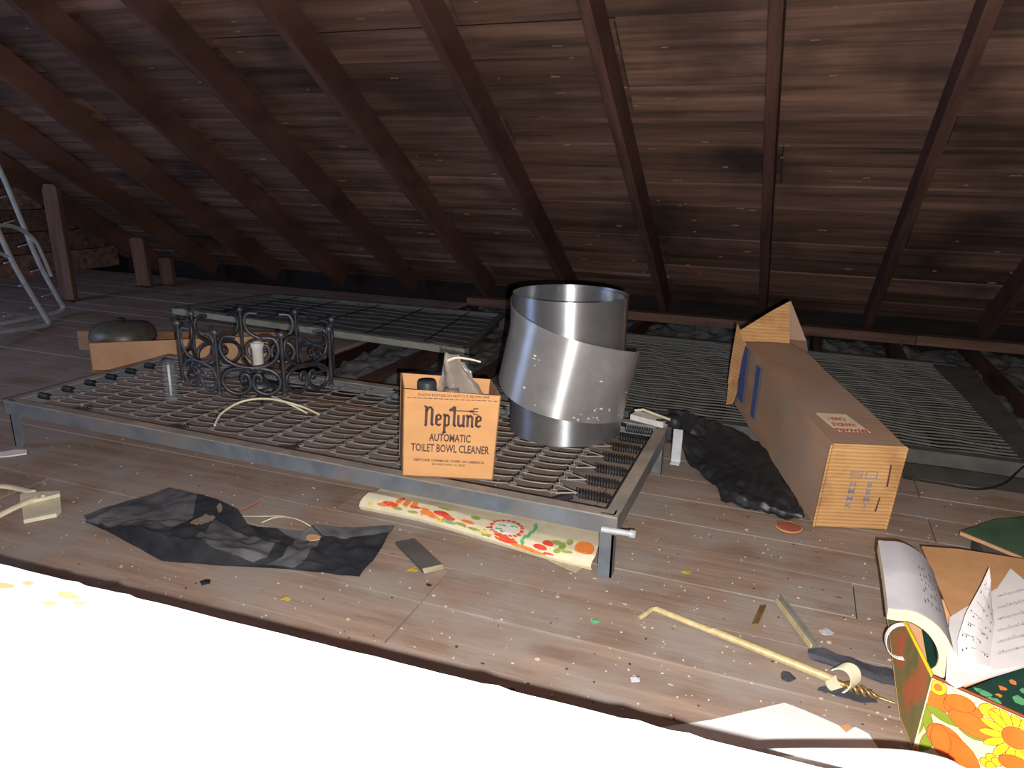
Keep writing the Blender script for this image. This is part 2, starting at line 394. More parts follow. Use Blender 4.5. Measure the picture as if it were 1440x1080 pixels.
# slivers torn by roofing nails
b = MB()
for i in range(230):
    X = random.uniform(-3.5, 2.4); s1 = random.uniform(.15, 3.2); L = random.uniform(.008, .045); t = random.uniform(.001, .0028)
    p = P0+e_up*s1+e_n*(RD-.003)+V((X, 0, 0)); tl = random.uniform(-.05, .05)
    b.frame(p, V((L, 0, 0))+e_up*L*tl, e_up*t, e_n*.006-e_up*.001)
o = b.build('splinters', 'splinter', roof); o['kind'] = 'stuff'
# far slope behind the camera, and the gable ends
back = struct('wall_back')
yr = Y0-4.95*cs; zr = .05+4.95*sn+.1
MB().add([(-5.6, yr, zr), (3.2, yr, zr), (3.2, -3.2, -.02), (-5.6, -3.2, -.02)], [(0, 1, 2, 3)]).build('roof_slope', 'sheathing_wood', back)
for nm, X in (('wall_left', -5.45), ('wall_right', 3.13)):
    g = struct(nm)
    MB().box((X-.06, -3.1, -.1), (X-.05, 4.85, 3.2)).build('siding', 'eave_wood', g)
    for k in range(17):
        z = .0+k*.165; yf = min(4.75, Y0-(z+.165)/SL+.55); yb = max(-3.1, -3.1+(z+.1)*1.05)
        if yf-yb > .3: MB().box((X, yb, z), (X+.02, yf, z+.158)).build('board', 'sheathing_wood', g)
fw_ = struct('wall_front')
MB().box((-5.7, 4.86, -.2), (3.3, 4.9, .35)).build('fascia_board', 'eave_wood', fw_)
pl = struct('trim_1')
for (xa, xb, t) in ((-2.0, .66, 0), (.665, 3.0, .004)):
    MB().box((xa, 4.42+t, -.015), (xb, 4.51+t, .036)).build('plate_board', 'plate_wood', pl)

# knee studs by the left end
for (u, vb, hgt, wd, lean, lab) in ((95, 424, .71, .095, -.02, 'tallest brown wooden stud standing at the far left under the rafters'),
                                   (203, 404, .345, .10, -.03, 'middle-height brown stud stub with a slanted top at the far left'),
                                   (236, 402, .20, .095, -.01, 'lowest brown stud stub right of the other two studs')):
    p = at(u, vb, .0); t = thing('wooden_stud', p, lab, 'stud', 'studs under the rafters at the far left')
    x = V((1, .25, 0)).normalized()*wd; yv = V((-.25, 1, 0)).normalized()*.04
    q = MB(); q.prism([p-x/2, p+x/2, p+x/2+V((lean, 0, hgt*.97)), p+x*.3+V((lean, 0, hgt)), p-x*.35+V((lean, 0, hgt)), p-x/2+V((lean, 0, hgt*.95))], yv)
    q.build('stud_board', 'stud_wood', t)
    q = MB(); q.box(p+V((-.06, -.02, .0)), p+V((.06, .005, .012))); q.build('foot_cleat', 'joist_wood', t)

# ------------------------------------------------------------------ foreground hatch panel
ZH = .42
eA, eB = at(-60, 778, ZH), at(1230, 1098, ZH)
t = thing('hatch_panel', (-.3, .2, 0), 'white painted hatch panel filling the lower left foreground, burnt out by the flash', 'panel')
dx = (eB-eA); n = 70; edge = []
for i in range(n+1):
    k = i/n; p = eA.lerp(eB, k); p.y += .0010*nz((p.x*30, 0, 0), 1, 2)+(.0022 if nz((p.x*50, 3, 0)) > .42 else 0); edge.append(p)
pts = edge+[V((eB.x+.02, -.12, ZH)), V((eA.x-.1, -.12, ZH))]
MB().prism(pts, (0, 0, -.016)).build('panel_sheet', 'hatch_white', t)
MB().box((eA.x, .0, .02), (eB.x-.05, min(eA.y, eB.y)-.03, ZH-.016)).build('curb', 'hatch_edge', t)
MB().box((eA.x-.02, -.1, .0015), (eB.x-.03, min(eA.y, eB.y)-.01, .02)).build('curb_foot', 'hatch_edge', t)
for (u, v, s2) in ((8, 826, 1.), (95, 838, 1.2), (70, 850, .8), (40, 822, .7), (112, 850, .6)):
    b = MB(); c = at(u, v, ZH); b.prism([c+V((math.cos(a)*.012*s2*random.uniform(.6, 1.3), math.sin(a)*.005*s2*random.uniform(.6, 1.3), .0002)) for a in [i*.9 for i in range(7)]], (0, 0, .0015))
    b.build('torn_paint', 'plaster_tan', t)

# ------------------------------------------------------------------ main link-spring bed
BZ = .15
XA, XB, YA, YB = -2.16, -.281, 1.387, 2.03
def by(x, yy): return yy-.018*(x-XB)*1.0   # slight skew measured from the frame
bed = thing('link_spring_bed', (-1.2, 1.7, 0), 'low grey metal bed frame with link springs carrying the carton and the metal roll', 'bed frame')
def rail(p, q, inward, nm='rail', h=.042, fl=.03):
    p, q = V(p), V(q)
    if abs(inward[0]): p.z -= .0007; q.z -= .0007
    d = (q-p); b = MB(); iw = V(inward)
    b.frame(p+iw*.0005-V((0, 0, .003)), d, iw*.003, (0, 0, -h+.003)); o_ = b.build(nm, 'grey_paint', bed); MB().frame(p, d, iw*fl, (0, 0, -.003)).build('flange', 'dusty_paint', o_); return o_
c0, c1, c2, c3 = [V((x, by(x, yy), BZ)) for x, yy in ((XA, YA), (XB, YA), (XB, YB), (XA, YB))]
rail(c0, c1, (0, 1, 0)); rail(c3, c2, (0, -1, 0)); rail(c0, c3, (1, 0, 0)); rail(c1, c2, (-1, 0, 0))
for (c, sx, sy) in ((c0, 1, 1), (c1, -1, 1), (c2, -1, -1), (c3, 1, -1)):
    b = MB(); o = c+V((sx*.008, sy*.008, 0))
    b.frame(o, (sx*.03, 0, 0), (0, sy*.004, 0), (0, 0, -BZ+.002)); b.frame(o, (sx*.004, 0, 0), (0, sy*.03, 0), (0, 0, -BZ+.002)); b.build('leg', 'grey_paint', bed)
# crossing pivot rod at the near right corner
p = aty(846, 744, YA-.012); q = aty(890, 751, YA-.012)
b = MB(); b.tube([p, q], .0065, 10); b.lathe([(.009, -.006), (.009, .006), (0, .006)], q, 10, (1, 0, 0)); b.build('pivot_rod', 'cot_tube', bed)
# bracket leg at the far right
p = V((XB+.018, by(XB, YB)-.03, 0))
b = MB(); b.frame(p+V((0, 0, .05)), (.026, 0, 0), (0, .004, 0), (0, 0, .1)); b.frame(p+V((0, 0, .05)), (.026, 0, 0), (0, -.02, 0), (0, 0, .004)); b.build('bracket', 'cot_tube', bed)
# fabric of wires
rows = 14; RYs = [YA+.075+i*.0405 for i in range(rows)]
pitch = .0985; xs0 = XA+.13; ncol = int((XB-.13-xs0)/pitch)
ZW = BZ-.006
for i, ry in enumerate(RYs):
    off = (i % 2)*pitch*.0; pts = []
    for k in range(ncol+1):
        x = xs0+k*pitch+off
        yy = by(x, ry)
        pts += [V((x-.009, yy+.004, ZW+.001)), V((x+.004, yy-.005, ZW+.001))]
        if k < ncol: pts += [V((x+pitch*.4, yy-.006, ZW)), V((x+pitch*.75, yy-.002, ZW))]
    MB().tube(pts, .0018, 5).build('wire', 'wire_grey', bed)
for k in range(ncol+1):
    b = MB(); x = xs0+k*pitch
    for i in range(rows-1):
        a = V((x+.008, by(x, RYs[i]), ZW+.002)); c = V((x-.002, by(x, RYs[i+1]), ZW+.002))
        b.tube([a, c], .0021, 4)
        b.tube([a+V((.008*math.cos(t2), .008*math.sin(t2), .002)) for t2 in [j*math.pi/3 for j in range(6)]], .0014, 4, closed=True)
    b.build('cross_wire', 'wire_grey', bed)
def helix(p, q, r, turns, wire=.0021, n=8):
    p, q = V(p), V(q); d = q-p; t_ = d.normalized(); a = t_.orthogonal().normalized(); c = t_.cross(a)
    return MB().tube([p+d*(i/(turns*n))+(a*math.cos(2*math.pi*i/n)+c*math.sin(2*math.pi*i/n))*r for i in range(turns*n+1)], wire, 4, caps=False)
for side in (0, 1):
    for j in range(7):
        ry = (RYs[2*j]+RYs[2*j+1])/2; X0 = xs0-.012 if side == 0 else xs0+ncol*pitch+.012; sg = -1 if side == 0 else 1
        b = MB()
        for r_ in (RYs[2*j], RYs[2*j+1]): b.tube([V((X0, by(X0, r_), ZW)), V((X0+sg*.045, by(X0, ry), ZW))], .0021, 5)
        b.build('fork', 'wire_grey', bed)
        X1 = X0+sg*.048; X2 = (XA+.022) if side == 0 else (XB-.022)
        L = abs(X2-X1); a = V((X1, by(X1, ry), ZW-.001)); c = V((X2, by(X2, ry), ZW-.001))
        h = helix(a, c.lerp(a, .18), .0088, 11, .0023, 7); h.tube([c.lerp(a, .18), c], .002, 4); h.build('coil_spring', 'spring_dark', bed)
for k in range(5):
    for (yy, ye, s2) in ((YA+.03, RYs[0], 1), (YB-.03, RYs[-1], -1)):
        x = xs0+.12+k*.37
        a = V((x, by(x, yy), ZW)); c = V((x+.03, by(x, ye), ZW)); h = helix(a, c, .006, 8, .0018, 6); h.build('side_spring', 'spring_dark', bed)

# ------------------------------------------------------------------ second frame, right rear
b2 = thing('link_spring_bed', (-.1, 3.3, -.02), 'wide dusty olive spring frame with dense slack wires behind the long carton', 'bed frame')
z2 = .025; ya2, yb2, xa2, xb2 = 2.49, 3.84, -1.1, .755
def slab(a, b_, nm, mt, par): return MB().box(a, b_).build(nm, mt, par)
slab((xa2, ya2, z2-.045), (xb2, ya2+.035, z2), 'rail', 'olive_frame', b2); slab((xa2, yb2-.03, z2-.045), (xb2, yb2, z2), 'rail', 'olive_frame', b2)
slab((xa2, ya2, z2-.045), (xa2+.04, yb2, z2), 'rail', 'olive_frame', b2)
MB().prism([(xb2-.03, ya2+.03, z2), (xb2+.04, ya2+.03, z2), (xb2+.06, yb2-.05, z2), (xb2-.10, yb2-.05, z2)], (0, 0, -.03)).build('end_rail', 'olive_frame', b2)
for i in range(38):
    yy = ya2+.06+i*.0335; pts = []
    for k in range(34):
        X = xa2+.03+k*(xb2-.06-xa2)/33; pts.append((X, yy+.004*nz((X, yy, 0), 9), z2-.006+.0022*math.sin(k*1.9+i*.4)+.004*nz((X, yy, 1), 7)))
    MB().tube(pts, .0034, 4).build('wire', 'slack_wire' if i % 2 else 'olive_frame', b2)
for k in range(13):
    x = xa2+.1+k*.14; MB().tube([(x, ya2+.03, z2-.014), (x+.01, (ya2+yb2)/2, z2-.018), (x, yb2-.03, z2-.014)], .0025, 4).build('cross_wire', 'dark_wire', b2)
# padding board and drooping cord in front of it
MB().prism([(xa2+.9, 2.27, -.021), (xb2+.3, 2.27, -.021), (xb2+.3, 2.44, -.018), (xa2+.9, 2.44, -.018)], (0, 0, .012)).build('board', 'olive_frame', floor)
cp = [at(u, v, .02) for u, v in ((1460, 640), (1435, 660), (1412, 680), (1375, 688), (1320, 680), (1270, 672))]
tag(MB().tube(spline(cp, 6), .0028, 6).build('cord', 'dark_wire', base=cp[2]), 'thin black cord drooping over the insulation in front of the right spring frame', 'cord')

# ------------------------------------------------------------------ third frame, left rear, covered deck
q = [at(245, 433, .07), at(655, 490, .07), at(706, 441, .07), at(382, 413, .07)]
b3 = thing('bed_spring_frame', (-2.3, 3.4, 0), 'dusty grey spring frame with a pale front rail behind the iron ring', 'bed frame')
def bar(a, c, wdt, h, nm, mt, par):
    a, c = V(a), V(c); d = (c-a); s2 = V((-d.y, d.x, 0)).normalized()*wdt
    return MB().frame(a-s2/2-V((0, 0, h)), d, s2, (0, 0, h)).build(nm, mt, par)
bar(q[0], q[1], .03, .03, 'front_rail', 'olive_rail', b3)
bar(q[1], q[2], .03, .02, 'rail', 'olive_frame', b3); bar(q[2], q[3], .03, .02, 'rail', 'olive_frame', b3); bar(q[3], q[0], .03, .02, 'rail', 'olive_frame', b3)
for k in (.02, .52, .9):
    p = q[0].lerp(q[1], k)+V((0, 0, .004)); d = (q[1]-q[0]).normalized(); MB().frame(p-V((0, .02, .034)), d*.09, (0, .035, 0), (0, 0, .034)).build('corner_plate', 'olive_rail', b3)
MB().prism([q[0]+V((.05, .05, -.018)), q[1]+V((-.03, .05, -.018)), q[2]+V((-.02, -.05, -.018)), q[3]+V((.05, -.05, -.018))], (0, 0, -.006)).build('deck_cloth', 'olive_frame', b3)
for i in range(8):
    t_ = (i+.8)/8.6; a = q[0].lerp(q[3], t_); c = q[1].lerp(q[2], t_)
    MB().tube([a.lerp(c, k/8)+V((0, 0, -.012+.004*math.sin(k*2+i))) for k in range(9)], .003, 4).build('wire', 'olive_frame', b3)
for i in range(5):
    t_ = (i+.7)/5.4; a = q[0].lerp(q[1], t_); c = q[3].lerp(q[2], t_)
    MB().tube([a+V((0, 0, -.008)), c+V((0, 0, -.008))], .003, 4).build('cross_wire', 'dark_wire', b3)
for p in (q[0], q[1], q[2], q[3]):
    MB().box(p+V((-.015, -.005, -.085 if p.x > -2 else -.07)), p+V((.015, .02, -.02))).build('leg', 'olive_frame', b3)

# ------------------------------------------------------------------ wrought-iron ring
RC = V((-1.57, 1.868, 0)); RR = .239
def ringpt(i, z):
    a = 4.089-i*math.pi/4; dx_, dy_ = RR*math.cos(a), RR*math.sin(a)
    return V((RC.x+dx_, RC.y+dy_, z-.035*dx_-.059*dy_))
zt, zb = .355, .182
ring = thing('iron_ring', (RC.x, RC.y, .15), 'black wrought-iron scrollwork ring with ball finials on the bed springs', 'ironwork')
for i in range(8):
    a, c = ringpt(i, zb), ringpt(i, zt)
    po = MB().tube([a, a.lerp(c, .33), a.lerp(c, .66), c], lambda t_: (.0058, .0058), 8).build('post', 'iron_black', ring)
    b = MB(); b.lathe([(0, -.011), (.007, -.008), (.0105, 0), (.008, .008), (0, .011)], c+V((0, 0, .008)), 12); b.build('finial', 'iron_pale', po); b = MB(); b.lathe([(0, -.009), (.008, -.003), (.008, .003), (0, .006)], a, 10); b.build('finial', 'iron_pale', po)
hh = zt-zb
def panel_pts(pp, o, x, z): return [V(o)+x*p[0]+z*p[1] for p in pp]
up_arc = [(.30, .98), (.12, .97), (.055, .80), (.12, .60), (.30, .485), (.5, .455), (.70, .485), (.88, .60), (.945, .80), (.88, .97), (.70, .98)]
lo_oval = [(.5, .30), (.455, .345), (.38, .33), (.34, .25), (.40, .18), (.45, .20)]
left = [(.41, .23), (.375, .20), (.345, .25), (.375, .33), (.44, .325), (.475, .24), (.47, .12), (.40, .03), (.26, -.01), (.12, .06), (.055, .2), (.10, .34), (.24, .43), (.5, .445)]
for i in range(8):
    j = (i+1) % 8; o = ringpt(i, zb); xx = ringpt(j, zb)-o; zz = (ringpt(i, zt)-o)
    nrm = xx.cross(zz).normalized(); b = MB()
    right = [(1-a, c) for a, c in left]
    for pp in (up_arc, left, right):
        b.tube(spline(panel_pts(pp, o, xx, zz), 5), lambda t_: (.0034, .0062), 6, flat=nrm)
    for pp in ([(.32, .9), (.30, .98)],): pass
    # back scrolls: small balls where scrolls end
    for pp in ((.41, .23), (.59, .23)):
        b.lathe([(0, -.007), (.006, -.004), (.006, .004), (0, .007)], o+xx*pp[0]+zz*pp[1], 8)
    b.build('scroll_panel', 'iron_pale' if i in (2, 7) else 'iron_black', ring)
hub = V((RC.x-.005, RC.y-.01, 0))
b = MB()
for i in range(0, 8, 2):
    p = ringpt(i, zb+.012); b.tube(spline([p, p.lerp(hub+V((0, 0, .19)), .5)+V((0, 0, -.012)), hub+V((0, 0, .195))], 5), (.003, .007), 6, flat=(0, 0, 1))
b.build('cross_strap', 'iron_black', ring)
b = MB(); b.lathe([(0, .151), (.05, .152), (.055, .158), (.02, .170), (.014, .185), (.02, .2), (.03, .205), (0, .208)], hub, 20); b.build('hub', 'iron_black', ring)
b = MB(); b.lathe([(.014, .205), (.017, .208), (.0175, .275), (.021, .285), (.021, .296), (.014, .296), (.013, .23), (0, .23)], hub, 18); b.build('candle_socket', 'white_ceramic', ring)
for s2 in (-1, 1):
    f_ = ringpt(7, zb).lerp(ringpt(6, zb), .5+s2*.14)
    b = MB(); b.tube(spline([f_, f_+V((0, -.012, -.014)), f_+V((0, -.01, -.024)), f_+V((0, .01, -.029))], 4), .0035, 6); b.build('foot', 'iron_black', ring)

# pale canes, slat and clear tube on the springs
c = [at(302, 598, .153), at(310, 583, .165), at(330, 569, .18), at(352, 562, .19), at(378, 561, .19), at(405, 566, .18), at(430, 574, .165), at(449, 583, .153)]
tag(MB().tube(spline(c, 5), .0032, 7).build('bent_cane', 'cream_plastic', base=at(302, 598, .153)), 'longer bent cream cane arching over the springs below the iron ring', 'cane', 'cream canes below the iron ring')
c = [at(382, 557, .178), at(398, 564, .180), at(415, 572, .168), at(432, 581, .154)]
tag(MB().tube(spline(c, 5), .003, 7).build('bent_cane', 'cream_plastic', base=at(398, 564, .180)), 'shorter straighter cream cane crossing the right end of the arched one', 'cane', 'cream canes below the iron ring')
a, c_ = at(425, 562, .152), at(528, 578, .152); s2 = V((.01, .018, 0))
MB_ = MB(); MB_.frame(a, c_-a, s2, (0, 0, .003)); tag(MB_.build('paint_stick', 'stud_wood', base=a), 'thin reddish flat wooden stick lying on the springs right of the iron ring', 'stick')
p = at(242, 565, .152)
t = thing('ribbed_tube', p, 'clear ribbed plastic tube standing on the springs left of the iron ring', 'tube')
prof = [(.0, 0), (.017, 0)]
for k in range(8): z = .008+k*.0145; prof += [(.019, z), (.019, z+.008), (.0145, z+.011)]
prof += [(.017, .126), (.012, .131), (0, .131)]
MB().lathe(prof, p, 16).build('tube_body', 'clear_plastic', t)
MB().lathe([(0, .02), (.004, .02), (.004, .115), (0, .115)], p, 8).build('core_rod', 'white_ceramic', t)

# ------------------------------------------------------------------ roasting pan on a shallow carton
ca, cb = V((-2.66, 2.165, 0)), V((-1.95, 2.72, 0))
pa = at(125, 520, .0); pb = at(125, 487, .09)
t = thing('shallow_carton', (-2.6, 2.6, 0), 'low open light brown cardboard carton behind the left end of the bed', 'carton')
ca = V((-2.69, 2.16, 0)); d = V((.66, .30, 0)); dn = V((-d.y, d.x, 0)).normalized()*.42
def wallq(a, d_, h0, h1, nm, mt, par, th=.004):
    a = V(a); d_ = V(d_); n_ = V((-d_.y, d_.x, 0)).normalized()*th
    return MB().prism([a, a+d_, a+d_+V((0, 0, h1)), a+V((0, 0, h0))], n_).build(nm, mt, par)
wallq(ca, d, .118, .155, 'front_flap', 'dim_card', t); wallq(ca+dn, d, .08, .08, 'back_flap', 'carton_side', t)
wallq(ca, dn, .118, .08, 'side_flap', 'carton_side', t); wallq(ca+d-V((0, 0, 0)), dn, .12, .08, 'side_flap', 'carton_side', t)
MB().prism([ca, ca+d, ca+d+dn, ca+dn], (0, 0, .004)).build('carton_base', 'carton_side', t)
p = at(128, 506, .0); p = V((-3.06, 2.40, 0))
tag(MB().frame(p, (.16, .05, 0), (-.04, .12, 0), (0, 0, .09)).build('cardboard_block', 'carton_side', base=p), 'small brown cardboard box corner showing left of the pan', 'box')
pc = aty(174, 475, 2.42)
pr = .135
t = thing('lidded_pan', pc, 'dark olive round lidded pan sitting in the left end of the shallow carton', 'pan')
MB().lathe([(0, -.045), (pr*.75, -.045), (pr*.9, -.03), (pr, -.006), (pr*1.02, 0), (pr*.9, .002), (0, .003)], pc+V((0, 0, .0)), 32).build('pan_body', 'pan_dark', t)
MB().lathe([(pr*1.03, .0), (pr*1.03, .018), (pr*.98, .04), (pr*.85, .06), (pr*.4, .072), (0, .075)], pc, 32).build('lid', 'pan_metal', t)
MB().lathe([(.008, .074), (.014, .082), (.012, .09), (0, .092)], pc, 12).build('lid_knob', 'pan_dark', t)
MB().tube(spline([pc+V((pr, .0, -.01)), pc+V((pr+.09, .02, .0)), pc+V((pr+.19, .03, .004))], 5), (.008, .012), 8).build('handle', 'pan_dark', t)

# ------------------------------------------------------------------ folded tubular cot on the left
A = at(-20, 475, .015); B = at(86, 441, .015); dd = (B-A).normalized(); nn_ = V((-dd.y, dd.x, 0))
cot = thing('folding_cot', A.lerp(B, .5), 'silver tubular folding cot frame leaning at the left edge', 'cot frame')
def cotpt(u, v, off=0): return atp(u, v, A-nn_*off, nn_)
o1 = [(-60, 120), (-20, 200), (5, 250), (30, 310), (55, 370), (82, 420), (89, 431), (82, 439), (60, 444), (0, 456), (-60, 468)]
o2 = [(-70, 170), (-30, 262), (0, 330), (22, 376), (48, 420), (64, 446), (68, 455), (60, 459), (30, 463), (-50, 475)]
o3 = [(-40, 320), (0, 317), (20, 319), (38, 328), (50, 340), (60, 360), (72, 388)]
o4 = [(-40, 345), (-5, 354), (10, 361)]
MB().tube(spline([cotpt(*p) for p in o1], 4), .013, 8).build('outer_tube', 'cot_tube', cot)
MB().tube(spline([cotpt(*p, .09) for p in o2], 4), .013, 8).build('inner_tube', 'cot_tube', cot)
MB().tube(spline([cotpt(*p, .02) for p in o3], 4), .011, 8).build('folding_leg', 'cot_tube', cot)
MB().tube(spline([cotpt(*p, .09) for p in o4], 4), .009, 8).build('folding_leg', 'cot_tube', cot)
for (u, v) in ((8, 277), (20, 311), (40, 344), (58, 379), (73, 414)):
    MB().tube([cotpt(u, v-1), cotpt(u-14, v+3)], .004, 5).build('hook', 'cot_tube', cot)
for (u, v) in ((17, 369), (38, 401), (54, 432), (16, 444)):
    MB().tube([cotpt(u, v-1, .09), cotpt(u-11, v+1, .09)], .004, 5).build('hook', 'cot_tube', cot)

# ------------------------------------------------------------------ cleaner carton with bottles and bag
t = thing('cleaner_carton', (-.69, 1.47, .152), 'open orange cardboard carton printed Neptune on the front rail of the bed', 'carton')
fl, fr = V((-.793, 1.394, .1525)), V((-.590, 1.4545, .1525))
fx = (fr-fl).normalized(); fy = V((-fx.y, fx.x, 0)); wN = (fr-fl).length; hN = .188; dN = .128; th = .0025
tl = V((-.003, 0, 0)); up = V((0, 0, hN))
b_fl, b_fr = fl, fr; t_fl = atp(567.5, 547, fl, fy); t_fr = atp(704.5, 557, fl, fy)
t_bl = t_fl+fy*dN-fx*.034; t_br = t_fr+fy*dN-fx*.036
t_bl.z = t_fl.z+.002; t_br.z = t_fr.z+.002
b_bl, b_br = b_fl+fy*dN-fx*.036, b_fr+fy*dN-fx*.038
def card(a, b2_, c2_, d2_, nm, mt, par, inw): return MB().prism([a, b2_, c2_, d2_], inw).build(nm, mt, par)
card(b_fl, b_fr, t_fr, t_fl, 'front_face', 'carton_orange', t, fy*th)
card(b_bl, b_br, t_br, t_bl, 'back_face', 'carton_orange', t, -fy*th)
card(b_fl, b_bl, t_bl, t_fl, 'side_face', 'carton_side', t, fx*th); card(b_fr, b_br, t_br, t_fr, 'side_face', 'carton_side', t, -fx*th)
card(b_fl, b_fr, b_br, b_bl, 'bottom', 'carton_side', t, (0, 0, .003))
fu = ((t_fl-b_fl)+(t_fr-b_fr)).normalized(); fo = b_fl; W = wN; HN = (t_fl-b_fl).length
def on(xf, zf): return fo+fx*(W*xf)+fu*(HN*zf)
pr_ = MB()
text_mesh('PLASTIC BOTTLES DO NOT CUT BELOW LINE', .0078, on(.52, .935), fx, fu, pr_, bold=.0001)
for k in range(17):
    a = on(.02+k*.0575, .905); pr_.add([a, a+fx*W*.045, a+fx*W*.045+fu*.0016, a+fu*.0016], [(0, 1, 2, 3)])
    for q_ in range(-4, 0): pr_.v[q_] -= fy*.0007
pr_.build('lettering', 'print_brown', t); pr_ = MB()
text_mesh('AUTOMATIC', .0255, on(.505, .43), fx, fu, pr_, sx=.64, bold=.0006)
pr_.build('lettering', 'print_brown', t); pr_ = MB()
text_mesh('TOILET BOWL CLEANER', .0265, on(.51, .305), fx, fu, pr_, sx=.615, bold=.0006)
pr_.build('lettering', 'print_brown', t); pr_ = MB()
text_mesh('NEPTUNE CHEMICAL CORP. OF AMERICA', .0078, on(.505, .19), fx, fu, pr_, sx=1.12, bold=.0002)
pr_.build('lettering', 'print_brown', t); pr_ = MB()
text_mesh('MOORESTOWN, N.J. 08057', .0062, on(.505, .15), fx, fu, pr_, sx=1.05, bold=.0001)
# the lettered name, drawn stroke by stroke
pr_.build('lettering', 'print_brown', t); pr_ = MB()
u_ = .0262
def L2(pts, wd=.155, x0=0): stroke(pr_, [((a+x0)*u_, c*u_) for a, c in pts], wd*u_, on(.225, .61), fx, fu)
L2([(-.08, 1.72), (.12, 1.62)], .13); L2([(.1, 1.62), (.1, .02), (.02, -.05)], .2); L2([(.12, 1.25), (.32, 1.62), (.5, 1.6), (.6, 1.4)], .15); L2([(.6, 1.42), (.6, .1), (.7, 0)], .2)
def e_(x0): L2([(.42, .12), (.25, 0), (.05, .12), (.05, .85), (.22, 1.0), (.42, .85), (.4, .62), (.08, .45)], .15, x0); L2([(.05, .1), (.05, .85)], .19, x0)
e_(.95)
L2([(.02, 1.05), (.1, .9), (.1, -.6), (-.02, -.68)], .19, 1.62); L2([(.1, -.6), (.24, -.6)], .12, 1.62); L2([(.12, .85), (.3, 1.0), (.46, .82), (.46, .12), (.3, 0), (.1, .12)], .15, 1.62)
L2([(-.3, 1.42), (.12, 1.72), (.12, .12), (.25, 0)], .19, 2.42); L2([(-.3, 1.4), (.05, 1.4)], .12, 2.42)
L2([(.0, .98), (.05, .12), (.2, 0), (.42, .15)], .17, 2.88); L2([(.48, 1.0), (.48, .02), (.58, 0)], .18, 2.88)
L2([(-.06, 1.02), (.06, .9), (.06, 0)], .18, 3.66); L2([(.08, .85), (.26, 1.0), (.44, .85), (.44, .02), (.54, 0)], .17, 3.66)
e_(4.42)
L2([(2.62, 1.4), (4.02, 1.4)], .07); L2([(3.78, 1.4), (3.95, 1.48), (4.08, 1.4), (3.95, 1.32), (3.78, 1.4)], .07)
L2([(4.55, 1.68), (4.2, 1.64), (4.08, 1.4), (4.2, 1.16), (4.55, 1.12)], .08); L2([(4.05, 1.4), (4.55, 1.4)], .08)
pr_.build('lettering', 'print_brown', t)
def bottle(px_, py_, zt_, r, lab, cap):
    c_ = V((px_, py_, .157)); tb = thing('bottle', c_, lab, 'bottle', 'bottles in the orange carton'); h = zt_-.157
    MB().lathe([(0, 0), (r, 0), (r, h*.74), (r*.8, h*.83), (r*.6, h*.86), (r*.6, h*.9), (0, h*.9)], c_, 18).build('bottle_body', 'bottle_plastic', tb)
    cc = MB(); cc.lathe([(r*.62, h*.855), (r*.62, h*.97), (r*.55, h), (0, h)], c_, 18); cc.build('cap', cap, tb)
f0 = (t_fl+fx*.045+fy*.045); bottle(f0.x, f0.y, t_fl.z+.010, .036, 'white bottle with a dark screw cap at the left inside the orange carton', 'cap_plastic')
f0 = (t_fl+fx*.103+fy*.036); bottle(f0.x, f0.y, t_fl.z-.004, .030, 'bottle with a brownish cap under the plastic bag in the orange carton', 'metal_label')
f0 = t_fl+fx*.014+fy*.02; c_ = V((f0.x, f0.y, t_fl.z-.016)); tb = thing('wire_clip', c_, 'small coiled wire clip at the left corner inside the orange carton', 'clip')
helix(c_-fx*.006, c_+fx*.008, .005, 4, .0012, 8).build('clip_wire', 'wire_grey', tb)
MB().tube([c_, c_-V((0, 0, .14))], .0012, 5).build('clip_stem', 'wire_grey', tb)
apex = aty(634, 490, 1.50); g1 = aty(607, 553, 1.44); g2 = aty(688, 557, 1.475); g3 = aty(642, 505, 1.49)
g1 -= V((0, -.01, .01)); g2 -= V((0, -.01, .012))
def bagfn(s_, t_):
    lo = g1.lerp(g2, s_)+V((0, -.018*math.sin(math.pi*s_), -.02)); hi = (apex-V((.016, 0, .006))).lerp(apex+V((.034, .01, -.03)), s_)
    p_ = lo.lerp(hi, t_); p_ += V((0, .012*math.sin(s_*9+t_*3), 0))+V((.003, .006, .002))*nz(p_, 60, 3); return p_
bg = thing('plastic_bag', g1.lerp(g2, .5)-V((0, 0, .05)), 'crumpled smoky clear plastic bag sticking up out of the orange carton', 'bag')
MB().grid(bagfn, 22, 18).build('bag_front', 'bag_plastic', bg)
MB().grid(lambda s_, t_: V(bagfn(s_, t_))+fy*(.03*(1-t_)+.004)+V((0, 0, .002*math.sin(s_*12))), 18, 14).build('bag_back', 'bag_plastic', bg)
k = [aty(630, 507, 1.475), aty(642, 503, 1.475), aty(660, 505, 1.48), aty(676, 509, 1.485)]
MB().tube(spline(k, 4), lambda t_: .0032*(1-.5*t_)+.0005, 7).build('bag_twist', 'cream_plastic', bg)

# ------------------------------------------------------------------ roll of sheet aluminium
CC = V((-.545, 1.875, .1535)); R1 = .156; H1 = .378
t = thing('aluminium_roll', CC, 'loosely rolled aluminium flashing standing upright on the bed springs', 'metal roll')
def inner(s_, t_):
    a = math.radians(60)+s_*2*math.pi*1.12; r = R1-.004*s_; return CC+V((r*math.cos(a), r*math.sin(a), t_*H1))
MB().grid(inner, 96, 10, thick=.0008).build('inner_sheet', 'aluminium', t)
MB().grid(lambda s_, t_: CC+V(((R1-.012)*math.cos(math.radians(200)+s_*4.9), (R1-.012)*math.sin(math.radians(200)+s_*4.9), t_*(H1-.006))), 70, 6, thick=.0008).build('inner_sheet', 'aluminium', t)
